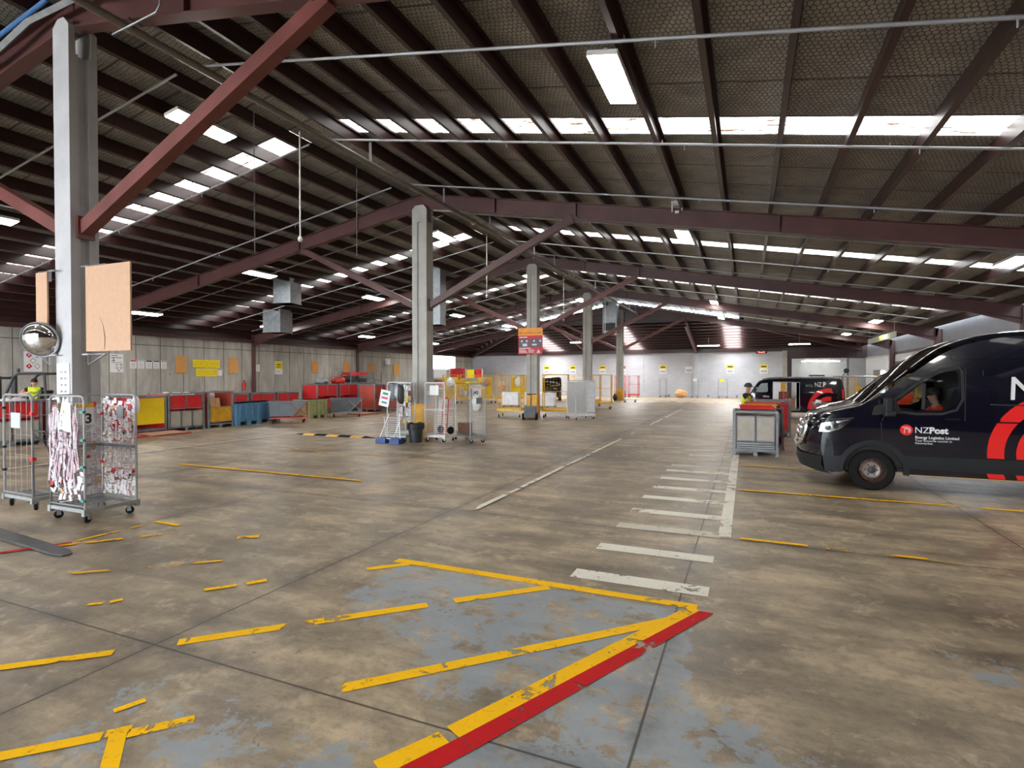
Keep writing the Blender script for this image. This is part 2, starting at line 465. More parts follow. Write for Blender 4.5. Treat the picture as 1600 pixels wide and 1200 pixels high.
fl = MB(); fl.b2((-29,-24,-.25),(24,64,0)); floor = struct(fl.done('floor', M['floor']), 'oil-stained concrete floor with saw-cut joints and flaking grey paint')

# roof sheet with gaps for the skylights
SK = [(-9.6,-8.8),(.4,1.2),(10.4,11.2),(20.4,21.25),(30.55,31.3),(40.6,41.3)]
roof = MB(); T = .332
def slab(pts): roof.poly(pts); roof.poly([(x,y,z+.07) for x,y,z in reversed(pts)])
for sd in (-1, 1):
    segs = 22
    ys = [YB-.1]
    for a, b in SK: ys += [a, b]
    for k in range(0, len(ys)-1, 2):
        slab([(RX, ys[k], rh(RX)+T), (RX+sd*18.95, ys[k], rh(RX+18.95)+T), (RX+sd*18.95, ys[k+1], rh(RX+18.95)+T), (RX, ys[k+1], rh(RX)+T)])
    y = ys[-1]
    xe = RX + sd*18.95
    slab([(RX,y,rh(RX)+T),(xe,y,rh(xe)+T),(xe,YE,rh(xe)+T),(RX+sd*9,YH+.1,rh(RX+9)+T),(RX,YH+.1,rh(RX)+T)])
    for a, b in SK:    # strips are cut short near ridge and eave
        slab([(RX,a,rh(RX)+T),(RX+sd*.75,a,rh(RX+.75)+T),(RX+sd*.75,b,rh(RX+.75)+T),(RX,b,rh(RX)+T)])
        slab([(RX+sd*18.2,a,rh(RX+18.2)+T),(xe,a,rh(xe)+T),(xe,b,rh(xe)+T),(RX+sd*18.2,b,rh(RX+18.2)+T)])
M['sky2'] = emit('end_skylight_glow', (1.,.99,.98), 14.)
HS = [(-19.6,-17.9),(-10.9,-9.6),(-1.9,-.6)]      # skylights in the end slope
xs = [XL-.1] + [v for a in HS for v in a] + [XR+.1]
def hy0(x): return yend(x)
for k in range(0, len(xs)-1, 2):
    a, b = xs[k], xs[k+1]
    cuts = sorted(set([a, b] + [c for c in (RX-9, RX+9) if a < c < b]))
    for p, q in zip(cuts, cuts[1:]):
        slab([(p,hy0(p),hiph(hy0(p))+T),(q,hy0(q),hiph(hy0(q))+T),(q,YE+.1,hiph(YE)+T),(p,YE+.1,hiph(YE)+T)])
ceiling = struct(roof.done('ceiling', M['foil'], smooth=False), 'foil roof lining under wire netting')
wn = [0]
def window(pts, mat, label):
    wn[0] += 1
    m = MB(); m.poly(pts); m.poly([(x,y,z+.02) for x,y,z in reversed(pts)])
    return struct(m.done('window_%d' % wn[0], mat, smooth=False), label)
for a, b in SK:
    for sd in (-1, 1):
        x0, x1 = RX+sd*.75, RX+sd*18.2
        window([(x0,a,rh(x0)+T+.03),(x1,a,rh(x1)+T+.03),(x1,b,rh(x1)+T+.03),(x0,b,rh(x0)+T+.03)], M['sky'], 'translucent roof sheet letting daylight through')
for a, b in HS:
    y0 = max(hy0(a), hy0(b)) + .3
    window([(a,y0,hiph(y0)+T+.03),(b,y0,hiph(y0)+T+.03),(b,YE-.3,hiph(YE-.3)+T+.03),(a,YE-.3,hiph(YE-.3)+T+.03)], M['sky2'], 'translucent sheet in the end roof slope')
# dark gablet above the end slope
g = MB(); g.prism([(RX-9.3,6.35),(RX+9.3,6.35),(RX,8.1)], 'y', YH+.12, YH+.2)
struct(g.done('wall_gable', M['oxide_d']), 'dark ribbed gablet above the end slope')

# purlins: C sections
def cpurlin(p, q, sgn, up=(0,0,1)):
    m = MB(); p = Vector(p); q = Vector(q); _, _, d, a, b = m.frame_of(p, q, up)
    a = a*sgn; w, h, t = .08, .32, .008
    for c, ww, hh in ((a*0, t, h), (a*(w/2)+b*(h/2-t/2), w, t), (a*(w/2)-b*(h/2-t/2), w, t), (a*w+b*(h/2-.02), t, .04), (a*w-b*(h/2-.02), t, .04)):
        m.bar(p+c, q+c, ww, hh, 0, up)
    return m
for sd in (-1, 1):
    for k in range(18):
        x = RX + sd*(.72 + 1.05*k)
        z = rh(x) + .16
        s = .178*sd
        up = Vector((s, 0, 1)).normalized()
        m = cpurlin((x,YB,z), (x, yend(x)-.15, z), sd, up)
        struct(m.done('roof_purlin', M['oxide_d'], smooth=False), 'dark red roof purlin running the length of the %s slope' % ('left' if sd < 0 else 'right'))
for k in range(10):
    y = YH + .7 + .98*k
    hw = 9.0 + (y - YH) - .3
    z = hiph(y) + .16
    m = cpurlin((RX-hw,y,z), (RX+hw,y,z), 1, Vector((0,.178,1)).normalized())
    struct(m.done('roof_purlin', M['oxide_d'], smooth=False), 'dark red purlin across the end roof slope')

# portal frames
for i, y in enumerate([-13.2]+FY):
    for sd in (-1, 1):
        m = MB(); xe = RX + sd*18.85
        D = .45
        m.ibeam((RX,y,rh(RX)-D/2), (xe,y,rh(xe)-D/2), .21, D, .018)
        for dx in (2.6, 5.15, 10.4):      # splice and stiffener plates
            x = RX + sd*dx
            m.box((x,y,rh(x)-D/2), (.03,.2,D-.02))
        m.bar((RX,y-.02,rh(RX)-D-.02), (RX+sd*1.5,y-.02,rh(RX+1.5)-D), .2, .03)
        # haunch at the eave
        m.prism([(xe,rh(xe)-D),(xe,rh(xe)-D-.25),(xe-sd*1.6,rh(xe-sd*1.6)-D)], 'y', y-.01, y+.01)
        struct(m.done('roof_beam', M['oxide'], smooth=False), 'dark red steel rafter of the portal frame')
        p = MB(); px = xe + sd*.0
        p.ibeam((px,y,0), (px,y,rh(xe)-.05), .26, .32, .018, up=(1,0,0))
        p.box((px,y,.02),(.4,.36,.04))
        if True:
            struct(p.done('wall_column', M['oxide'], smooth=False), 'dark red steel wall post')
# hip and jack rafters of the end slope
for sd in (-1, 1):
    m = MB(); m.ibeam((RX+sd*9.1,YH,hiph(YH)-.2), (RX+sd*18.7,YE-.2,hiph(YE)-.2), .2, .35, .018)
    struct(m.done('roof_beam', M['oxide'], smooth=False), 'diagonal hip rafter of the end roof slope')
for x in (-4.5, -14.9):
    m = MB(); m.ibeam((x,YH,hiph(YH)-.2), (x,YE-.1,hiph(YE)-.2), .22, .36, .018)
    struct(m.done('roof_beam', M['oxide'], smooth=False), 'sloping jack rafter running down to the end wall')

# concrete columns along the ridge and their braces
def column(i, groove):
    y = FY[i+1]; m = MB(); w = .2; top = 7.48
    if groove == 'x':
        o = [(-w,-w),(w,-w),(w,-.07),(w-.07,-.05),(w-.07,.05),(w,.07),(w,w),(-w,w),(-w,.07),(-w+.07,.05),(-w+.07,-.05),(-w,-.07)]
    else:
        o = [(-w,-w),(-.06,-w),(-.04,-w+.05),(.04,-w+.05),(.06,-w),(w,-w),(w,w),(.06,w),(.04,w-.05),(-.04,w-.05),(-.06,w),(-w,w)]
    o = [(RX+(a if groove == 'x' else a*1.35)+.0, y+b) for a, b in o]
    m.prism(o, 'z', 0, 6.95)
    hw = .2 if groove == 'x' else .27
    for s in (-1, 1):      # two cheeks rise either side of the rafter
        m.prism([(RX-hw,6.95),(RX+hw,6.95),(RX+hw,top-.12),(RX+hw-.12,top),(RX-hw+.12,top),(RX-hw,top-.12)], 'y', y+s*.115, y+s*.2)
    c = m.done('concrete_column', M['conc_w' if i == 0 else 'conc'])
    struct(c, ['tall pale concrete column behind the roll cages with two plywood boards', 'concrete column with yellow base beside black bin', 'concrete column carrying the orange loading guide sign', 'fourth concrete column along the ridge', 'farthest concrete column carrying a metal duct'][i])
    if i:
        b = MB(); q = hw+.012; b.b2((RX-q,y-.215,0),(RX+q,y+.215,1.12 if i < 3 else 1.0))
        tag(b.done('base_guard', M['rack_y'], c), 'yellow painted column base')
    return c
cols = [column(0,'x')] + [column(i,'y') for i in range(1,5)]
for i in range(5):
    y = FY[i+1]; hw = .2 if i == 0 else .27
    for sd in (-1, 1):
        m = MB(); x1 = RX+sd*5.05
        m.bar((RX+sd*hw,y,4.28), (x1,y,rh(x1)-.43), .17, .2)
        m.box((RX+sd*(hw+.02),y,4.3),(.05,.24,.34)); m.box((x1,y,rh(x1)-.44),(.4,.22,.03))
        struct(m.done('roof_brace', M['oxide_b' if i != 1 else 'oxide'], smooth=False), 'diagonal steel brace from concrete column to rafter')

# walls
w = MB()
w.b2((-28.85,YB,0),(-28.57,46.8,4.1)); w.b2((-28.85,46.8,0),(-28.57,51.4,2.72)); w.b2((-28.85,51.4,0),(-28.57,YE+.2,4.1))
struct(w.done('wall_left', M['cwall'], smooth=False), 'board-marked concrete panel wall')
w = MB(); w.b2((-28.85,YB,4.1),(-28.6,YE,4.85)); struct(w.done('trim_1', M['oxide_d'], smooth=False), 'dark sheeting added above the concrete wall to block light at the eaves')  # added to close the light leak between roof and wall top
w = MB(); w.ibeam((-28.4,YB,4.17),(-28.4,YE,4.17), .2, .2); struct(w.done('trim_2', M['oxide'], smooth=False), 'dark red eaves beam along the concrete wall')
window([(-28.7,46.8,2.72),(-28.7,51.4,2.72),(-28.7,51.4,4.1),(-28.7,46.8,4.1)], emit('daylight_opening', (.95,.98,1.), 2.6), 'bright opening to daylight above the stored trolleys')
w = MB(); w.b2((-28.85,YE,0),(3.25,YE+.25,4.3)); struct(w.done('wall_end', M['block'], smooth=False), 'pale painted blockwork end wall')
w = MB(); w.b2((-28.85,YE-.02,4.3),(XR+.2,YE+.25,4.9)); w.b2((-28.8,YE-.2,4.25),(XR,YE-.05,4.5)); struct(w.done('trim_3', M['oxide_d'], smooth=False), 'dark steel beam on top of the end wall')
w = MB()
for k in range(9): w.b2((3.5+k*.64,YE-.05,3.72),(4.1+k*.64,YE+.1,4.3))
w.b2((3.25,YE,3.6),(XR+.2,YE+.2,4.3)); struct(w.done('trim_4', M['oxide_d'], smooth=False), 'dark boarded lintel over the end opening')
w = MB(); w.b2((-4.72,YE-.35,0),(-4.3,YE,4.15)); w.b2((-9.56,YE-.03,0),(-9.48,YE,4.1)); struct(w.done('trim_5', M['block'], smooth=False), 'blockwork pier and joint in the end wall')
w = MB(); w.b2((2.85,YE-.4,0),(3.25,YE,4.3)); struct(w.done('concrete_column', M['conc'], smooth=False), 'grey concrete post at the end of the blockwork wall')
w = MB(); w.b2((3.3,YE-.12,0),(3.62,YE+.15,3.7)); struct(w.done('wall_column', M['oxide_d'], smooth=False), 'brown post beside the end opening')
w = MB(); w.b2((-28.85,YB-.2,0),(-26.5,YB,4.9)); w.b2((-26.5,YB-.2,4.3),(-7,YB,4.9)); w.b2((-7,YB-.2,0),(XR+.3,YB,4.9)); w.prism([(-28.85,4.9),(XR+.3,4.9),(RX,8.3)], 'y', YB-.2, YB)  # out of view; opening placed to light the column, closed part darkens reflections
struct(w.done('wall_back', M['oxide_d'], smooth=False), 'dark unseen back wall with a wide door opening set to light the tall column')
w = MB(); w.b2((XR+.18,YB,0),(XR+.3,5.4,4.9)); struct(w.done('wall_right_near', M['oxide_d'], smooth=False), 'unseen right wall beside the camera, kept dark to dim the van reflections')  # out of view; dark steel colour keeps reflections on the van side low
# annex beyond the end opening
w = MB(); w.b2((3.2,61.8,0),(20,62.0,3.75)); w.b2((3.2,YE+.25,0),(3.4,61.8,3.75)); struct(w.done('wall_annex', M['wallwhite'], smooth=False), 'white sheeted wall of the annex')
w = MB(); w.b2((3.2,YE+.2,3.75),(20,62.1,3.9)); struct(w.done('ceiling_annex', M['oxide_d'], smooth=False), 'dark soffit of the annex')
w = MB(); w.b2((8.6,60.2,0),(8.78,60.38,3.75)); struct(w.done('wall_column', M['galv_d'], smooth=False), 'grey post in the annex')
# right wall: cladding over open bays
w = MB(); w.b2((XR+.18,5.5,3.66),(XR+.26,YE,4.9)); struct(w.done('wall_right', M['wallgrey'], smooth=False), 'pale sheeting above the side openings')
w = MB(); w.ibeam((XR+.1,5.3,3.58),(XR+.1,YE,3.58), .14, .16); struct(w.done('trim_6', M['oxide'], smooth=False), 'dark red girt along the side openings')
w = MB(); w.b2((XR+.12,5.4,3.02),(XR+.2,YE,3.5)); struct(w.done('trim_7', M['wallwhite'], smooth=False), 'white header boards over the side openings')
w = MB(); w.b2((XR+.12,46.4,0),(XR+.2,48.1,3.02)); w.b2((XR+.12,52.3,0),(XR+.2,YE,3.02)); w.b2((XR+.12,48.1,2.5),(XR+.2,52.3,3.02)); struct(w.done('wall_side', M['wallwhite'], smooth=False), 'white wall around the side doorway')
window([(XR+.3,48.6,0.02),(XR+.3,50.6,.02),(XR+.3,50.6,2.45),(XR+.3,48.6,2.45)], emit('doorway_daylight', (.96,.98,1.), 1.6), 'bright side doorway')
w = MB()
w.b2((19,4,0),(19.2,62,4.6)); w.b2((XR,3.9,0),(19.2,4.0,4.6)); struct(w.done('wall_lean_to', M['wallgrey'], smooth=False), 'far wall of the lean-to, greyed to dim its reflection in the floor')  # grey instead of white, so the floor beyond the van reflects less light
w = MB(); w.b2((XR+.2,3.9,4.6),(19.3,55,4.75)); struct(w.done('ceiling_lean_to', M['oxide_d'], smooth=False), 'dark lean-to roof')

# sprinkler main and branches
m = MB(); m.tube((-8.2,YB+.1,7.0),(-8.2,45.0,7.02), .06, 12)
for y in (6.9, 16, 26, 36): m.lathe([(.06,-.05),(.095,-.05),(.095,.05),(.06,.05)], (-8.2,y,7.01), 14, 'y')
struct(m.done('sprinkler_main', M['pipe_d']), 'olive grey sprinkler main pipe along the ridge')
br = []
for k in range(-1, 4):
    br += [5.28+10*k+1.92, 5.28+10*k+(5.38 if k < 1 else 6.2), 5.28+10*k+8.8]
for y in br:
    if y < 2: continue
    m = MB(); pts = []
    xa, xb = RX-17.5, RX+17.5
    for sd, xe in ((-1, xa), (1, xb)):
        m.tube((RX+sd*.35,y,rh(RX)-.1), (xe,y,rh(xe)-.06), .024, 7)
        for k in range(1, 5):
            x = RX+sd*(1+k*3.6); m.tube((x,y,rh(x)-.07),(x,y,rh(x)+.02), .008, 5); m.tube((x+.4,y,rh(x+.4)-.07),(x+.4,y,rh(x+.4)-.16), .012, 5)
    m.tube((-8.2,y,7.0),(-8.2,y,rh(-8.2)-.1), .03, 8)
    struct(m.done('sprinkler_pipe', M['pvc']), 'grey sprinkler branch pipe crossing under the purlins')

# ------------------------------------------------------------------ painted markings (parts of the floor)
def mark(name, polys, mat, label=None, z=.004):
    m = MB()
    for p in polys:
        m.poly([(x,y,z) for x,y in p])
    o = m.done(name, mat, floor, smooth=False)
    if label: o['label'] = label
    return o
def ln(a, b, w):
    a = Vector(a); b = Vector(b); d = (b-a).normalized(); n = Vector((-d.y, d.x))*w/2
    return [tuple(a+n), tuple(a-n), tuple(b-n), tuple(b+n)]
L = [('yellow_line', [ln((-3.5,4.98),(-.39,4.98),.115)], 'yline'), ('yellow_line', [ln((-3.62,4.62),(-3.3,4.93),.09)], 'yline'),
     ('yellow_line', [ln((-3.92,2.78),(-2.56,4.1),.105), ln((-2.39,4.27),(-1.72,4.9),.105)], 'yline'),
     ('yellow_line', [ln((-2.38,2.78),(-.45,4.75),.105)], 'yline'),
     ('yellow_line', [ln((-1.51,2.68),(-.41,4.93),.125), ln((-1.72,2.28),(-1.53,2.62),.125)], 'yline'),
     ('red_line', [[(-1.45,2.66),(-1.33,2.60),(-.25,4.9),(-.37,4.9)], [(-1.62,2.33),(-1.452,2.655),(-1.332,2.595),(-1.5,2.27)]], 'rline'),
     ('yellow_line', [ln((-3.75,1.42),(-3.28,1.88),.085)], 'yline'), ('yellow_line', [ln((-3.28,1.9),(-3.2,1.99),.07), ln((-3.17,1.95),(-2.95,2.19),.08)], 'yline'),
     ('yellow_line', [ln((-3.22,1.93),(-2.9,1.68),.085)], 'yline'), ('yellow_mark', [ln((-3.46,2.05),(-3.4,2.2),.05)], 'yline'),
     ('yellow_line', [ln((-4.72,2.03),(-4.2,2.49),.085)], 'yline'), ('yellow_mark', [ln((-5.29,2.93),(-5.2,3.0),.05)], 'yline'),
     ('yellow_mark', [ln((-5.17,3.04),(-5.12,3.12),.06)], 'yline'), ('yellow_mark', [ln((-4.65,3.56),(-4.47,3.76),.07)], 'yline'), ('yellow_mark', [ln((-4.42,3.83),(-4.31,3.97),.08)], 'yline'),
     ('yellow_mark', [ln((-5.78,4.88),(-5.58,5.03),.11)], 'yline'), ('yellow_line', [ln((-7.47,3.8),(-7.42,4.98),.06)], 'yfaint'), ('yellow_line', [ln((-7.46,4.98),(-6.98,4.98),.07)], 'yline'),
     ('yellow_line', [ln((-7.48,3.76),(-6.7,4.7),.08)], 'yfaint'), ('red_line', [ln((-7.8,3.3),(-7.42,3.95),.07)], 'rline'),
     ('yellow_mark', [ln((-6.3,3.3),(-5.2,4.2),.05)], 'yfaint'),
     ('yellow_line', [ln((-.07,7.28),(.66,7.28),.075)], 'yline'), ('yellow_line', [ln((.85,7.26),(6,7.26),.07)], 'yfaint'),
     ('yellow_line', [ln((-.15,10.41),(2.98,10.41),.085)], 'yline'), ('yellow_line', [ln((3.25,10.38),(8,10.38),.085)], 'yline'), ('yellow_line', [ln((-.16,13.28),(5,13.28),.085)], 'yline'),
     ('yellow_line', [ln((-11.85,8.46),(-6.75,8.46),.09)], 'yline'), ('yellow_line', [ln((-11.9,11.45),(-6.8,11.45),.08)], 'yfaint'), ('yellow_line', [ln((-10.5,20.5),(-5.5,20.5),.1)], 'yfaint'),
     ('white_line', [ln((-14.6,2),(-14.55,44),.1)], 'wline'), ('white_line', [ln((-16.2,18.6),(-16.2,44),.09)], 'wline'),
     ('white_line', [ln((-3.74,7.3),(-3.72,8.4),.1), ln((-3.72,8.6),(-3.7,8.95),.07), ln((-3.71,9.1),(-3.71,11.6),.09), ln((-3.7,11.8),(-3.68,13.6),.08), ln((-3.69,13.9),(-3.68,17.4),.08), ln((-3.67,18.8),(-3.66,19.6),.07), ln((-3.66,23),(-3.65,26.5),.08), ln((-3.64,27.2),(-3.62,34.6),.09)], 'wline')]
for i_, (n, p, k) in enumerate(L): mark(n, p, M[k], z=.003+.0005*i_)
bars = [(5.37,.25,-1.62,-.32,0),(6.34,.24,-1.61,-.33,0),(7.35,.25,-1.6,-.3,1),(8.25,.25,-1.59,-.3,0),(9.25,.24,-1.59,-.3,0),(10.15,.24,-1.57,-.3,0),(11.1,.24,-1.57,-.3,0),(12.05,.25,-1.58,-.3,0),(12.8,.25,-1.57,-.3,1),(13.8,.25,-1.3,-.35,1),(14.6,.25,-1.36,-.35,0),(15.6,.25,-1.57,-.35,0),(16.8,.25,-1.5,-.35,1),(18.2,.25,-1.5,-.35,1),(19.6,.25,-1.55,-.35,1),(21,.25,-1.5,-.35,1),(22.6,.3,-1.55,-.35,0),(24,.3,-1.55,-.35,0),(25.6,.3,-1.55,-.35,0),(27.4,.3,-1.5,-.35,1)]
for y, w_, a, b, f in bars: mark('white_bar', [[(a,y-w_/2),(b,y-w_/2),(b,y+w_/2),(a,y+w_/2)]], M['wfaint' if f else 'wline'])
mark('white_line', [[(-.33,7.3),(-.18,7.3),(-.2,28),(-.35,28)]], M['wline'], z=.0045)
for k in range(8): mark('white_bar', [[(-8.2+k*1.05,43.9),(-7.65+k*1.05,43.9),(-7.65+k*1.05,44.4),(-8.2+k*1.05,44.4)]], M['wline'])

# ------------------------------------------------------------------ light, sky, camera
wd = bpy.data.worlds.new('overcast_sky'); S.world = wd; wd.use_nodes = True
bg = wd.node_tree.nodes['Background']; bg.inputs[0].default_value = (.86,.93,1.0,1); bg.inputs[1].default_value = 12.0
cam = bpy.data.cameras.new('camera'); co = bpy.data.objects.new('camera', cam); C.objects.link(co)
cam.sensor_width = 36; cam.lens = 36*859/1600; cam.clip_end = 300
co.location = (0,0,2); co.rotation_euler = (R(90-.80), 0, R(23.2)); S.camera = co
S.view_settings.view_transform = 'Standard'; S.view_settings.look = 'None'; S.view_settings.gamma = 1; S.view_settings.use_curve_mapping = False
S.view_settings.exposure = 1.5

# LED battens and panels
def led(label, x, y, rz=0, w=.4, l=1.4, drop=.12, hung=False, side=0):
    z = rh(x) - drop
    r = root('led_light', label, 'ceiling light', (x,y,z), rz, 'led panels under the roof')
    r.rotation_euler.y = R(10.1)*(1 if x > RX else -1) if not hung else 0
    m = MB(); m.b2((-w/2-.015,-l/2-.015,.0),(w/2+.015,l/2+.015,.07)); m.b2((-.03,-l/2+.1,.07),(.03,-l/2+.14,drop)); m.b2((-.03,l/2-.14,.07),(.03,l/2-.1,drop)); m.done('housing', M['lamp_body'], r)
    m = MB(); m.b2((-w/2,-l/2,-.012),(w/2,l/2,-.001)); m.done('diffuser', M['lamp'], r)
    return r
where = {-1.83:'inner right-slope row', 6.2:'outer right-slope row', -11.05:'row beside the ridge', -18.4:'row midway down the left slope', -25.6:'row lowest above the concrete wall'}
order = ['nearest', 'second', 'third', 'fourth', 'farthest']
rows = {-1.83:[-8,-1.5,8.03,17.75,26.4,34.3,43.6], 6.2:[-8,-1.5,8.2,17.9,26.2,34.3,43.8], -11.05:[-8,-1.5,8.5,18.9,28.4,38.4], -18.4:[7.8,16.7,24.15,33.4,42], -25.6:[8.2,16.7,24.1,32.8,42]}
for x, ys in rows.items():
    seen = [y for y in ys if y > 4]
    for y in ys:
        lab = ('%s led panel in the %s' % (order[seen.index(y)], where[x])) if y > 4 else 'led panel in the %s, %s behind the camera' % (where[x], 'just' if y > -5 else 'far')
        led(lab, x, y, drop=.15)
def tube_light(label, a, b, hang):
    a = Vector(a); b = Vector(b); c = (a+b)/2
    r = root('tube_light', label, 'ceiling light', c)
    m = MB(); m.bar(a-c+Vector((0,0,.05)), b-c+Vector((0,0,.05)), .12, .06); m.tube((0,0,.08),(0,0,hang), .01, 6); m.done('housing', M['lamp_body'], r)
    m = MB(); m.tube(a-c, b-c, .035, 8); m.done('tube', M['tube'], r)
tube_light('hanging tube light below the end slope, right of the jack rafter', (-4.0,50,4.62), (-2.2,50,4.62), .7)
tube_light('hanging tube light between the digital clock and the dark lintel', (3.0,49,4.55), (4.5,49,4.55), .8)
tube_light('tube light hanging in the annex above the minibus', (4.8,57.5,3.45), (7.2,57.5,3.45), .3)
tube_light('tube light hanging left of the loading guide sign', (-14.5,47,5.0), (-12.5,47,5.0), .9)
tube_light('added tube light brightening the annex wall, deeper behind the smaller van', (4.8,60,3.45), (8,60,3.45), .3)  # extra lamp added to brighten the annex wall
for k, y in enumerate((12,22,32,42)):
    tube_light('added tube light brightening the lean-to, number %s from the van' % order[k], (13,y,4.2), (15.2,y,4.2), .4)  # lamps added to lift the dark lean-to behind the van
# ------------------------------------------------------------------ roll cages
def panel_mb(a, b, z0, z1, nv, nh, rf=.015, rw=.004, round_top=True, mid=()):
    """mesh panel in the vertical plane from a to b (xy pairs)"""
    m = MB(); a = Vector((*a,0)); b = Vector((*b,0)); d = (b-a).normalized(); L_ = (b-a).length
    P = lambda u, z: a + d*u + Vector((0,0,z))
    c = min(.07, L_*.2)
    pts = [P(0,z0), P(0,z1-c)] + ([P(c*.3,z1-c*.3)] if round_top else []) + [P(c,z1), P(L_-c,z1)] + ([P(L_-c*.3,z1-c*.3)] if round_top else []) + [P(L_,z1-c), P(L_,z0)]
    m.path(pts, rf, 7)
    m.tube(P(0,z0+.05), P(L_,z0+.05), rf*.8, 6)
    for k in range(1, nv): m.tube(P(L_*k/nv, z0+.05), P(L_*k/nv, z1-.01), rw, 4)
    for k in range(1, nh): z = z0+.05+(z1-z0-.05)*k/nh; m.tube(P(.005,z), P(L_-.005,z), rw, 4)
    for z in mid: m.tube(P(0,z), P(L_,z), rf*.85, 6)
    return m
def caster(parent, x, y, r=.055, mat=None, rz=.4):
    m = MB(); m.box((0,0,2*r+.035),(.075,.085,.012)); m.box((-.03,.0,r+.05),(.006,.05,r+.06)); m.box((.03,0,r+.05),(.006,.05,r+.06)); m.tube((-.034,0,r),(.034,0,r),.008,6)
    c = m.done('caster', mat or M['galv'], parent, (x,y,0), rz)
    w = MB(); w.lathe([(r*.55,-.018),(r*.9,-.018),(r,-.01),(r,.01),(r*.9,.018),(r*.55,.018)], (0,0,r), 16, 'x'); w.done('wheel', M['rubber'], c)
def cage(label, loc, rz=0, w=.76, d=.68, h=1.7, sides='WNE', nv=8, nh=12, mat='zinc', deck=.2, deckmat=None, group='roll cages', mid=(), cr=.055, rf=.015, base_h=.05, name='roll_cage', shelf=None):
    r = root(name, label, 'roll cage', (*loc,0), rz, group)
    x, y = w/2, d/2; mt = M[mat]
    m = MB()
    for s in (-1, 1):
        m.b2((-x,s*y-.02,deck-base_h),(x,s*y+.02,deck)); m.b2((s*x-.02,-y,deck-base_h),(s*x+.02,y,deck))
        for t_ in (-1, 1): m.b2((s*x-.03-.0,t_*y-.03,deck-.09),(s*x+.03,t_*y+.03,deck))
    if deckmat is None:
        for k in range(1, 10): yy = -y + d*k/10; m.tube((-x,yy,deck-.012),(x,yy,deck-.012), .006, 5)
        for k in range(1, 4): xx = -x + w*k/4; m.tube((xx,-y,deck-.02),(xx,y,deck-.02), .006, 5)
    m.done('base', mt, r)
    if deckmat:
        q = MB(); q.b2((-x+.02,-y+.02,deck-.03),(x-.02,y-.02,deck+.005)); q.done('deck_board', deckmat, r)
    ends = {'S':((-x,-y),(x,-y)), 'N':((-x,y),(x,y)), 'W':((-x,-y),(-x,y)), 'E':((x,-y),(x,y))}
    for s_ in sides:
        a, b = ends[s_]; n = nv if s_ in 'SN' else max(2, round(nv*d/w))
        panel_mb(a, b, deck-.02, h, n, nh, rf, .003, mat not in ('cage_y','redp'), mid).done('mesh_panel', mt, r)
    for sx in (-1, 1):
        for sy in (-1, 1): caster(r, sx*(x-.06), sy*(y-.06), cr, mt, random.uniform(-1,1))
    if shelf:
        q = MB(); q.b2((-x,y-.06,shelf-.02),(x,y-.015,shelf+.02)); q.b2((-x+.015,-y,shelf-.02),(-x+.06,y,shelf+.02)); q.done('folded_shelf', M['galv_d'], r)
    return r
def cards(r, a, b, z0, z1, nu, nz, off, p=.8, mats=('tagw','tagp','red','card'), wts=(.75,.21,.015,.025), name='label_cards'):
    """small cards tucked into the cells of one mesh panel"""
    m = MB(); a = Vector((*a,0)); b = Vector((*b,0)); d = (b-a).normalized(); L_ = (b-a).length; nrm = Vector((-d.y,d.x,0))
    for i in range(nu):
        for j in range(nz):
            if random.random() > p: continue
            u = L_*(i+.5)/nu + random.uniform(-.006,.006); z = z0+(z1-z0)*(j+.5)/nz + random.uniform(-.02,.02)
            ww = L_/nu*random.uniform(.72,.98)/2; hh = (z1-z0)/nz*random.uniform(.7,1.05)/2*(1.8 if random.random() < .15 else 1)
            t = random.uniform(-.25,.25); o = off + random.uniform(-.012,.012)
            c = a + d*u + nrm*o + Vector((0,0,z))
            ex = d*ww*math.cos(t) + Vector((0,0,1))*ww*math.sin(t) + nrm*random.uniform(-.006,.006); ez = Vector((0,0,1))*hh*math.cos(t) - d*hh*math.sin(t) + nrm*random.uniform(-.012,.012)
            k = random.choices(range(len(mats)), wts)[0]
            m.poly([c-ex-ez, c+ex-ez, c+ex+ez, c-ex+ez], k)
            if k == 0 and random.random() < .6:
                q = nrm*-.002 if off < 0 else nrm*.002
                m.poly([c-ex*.6+ez*.2+q, c+ex*.6+ez*.2+q, c+ex*.6+ez*.45+q, c-ex*.6+ez*.45+q], 4)
    o = m.done(name, [M[k] for k in mats]+[M['dark']], r, smooth=False); o['kind'] = 'stuff'
    return o

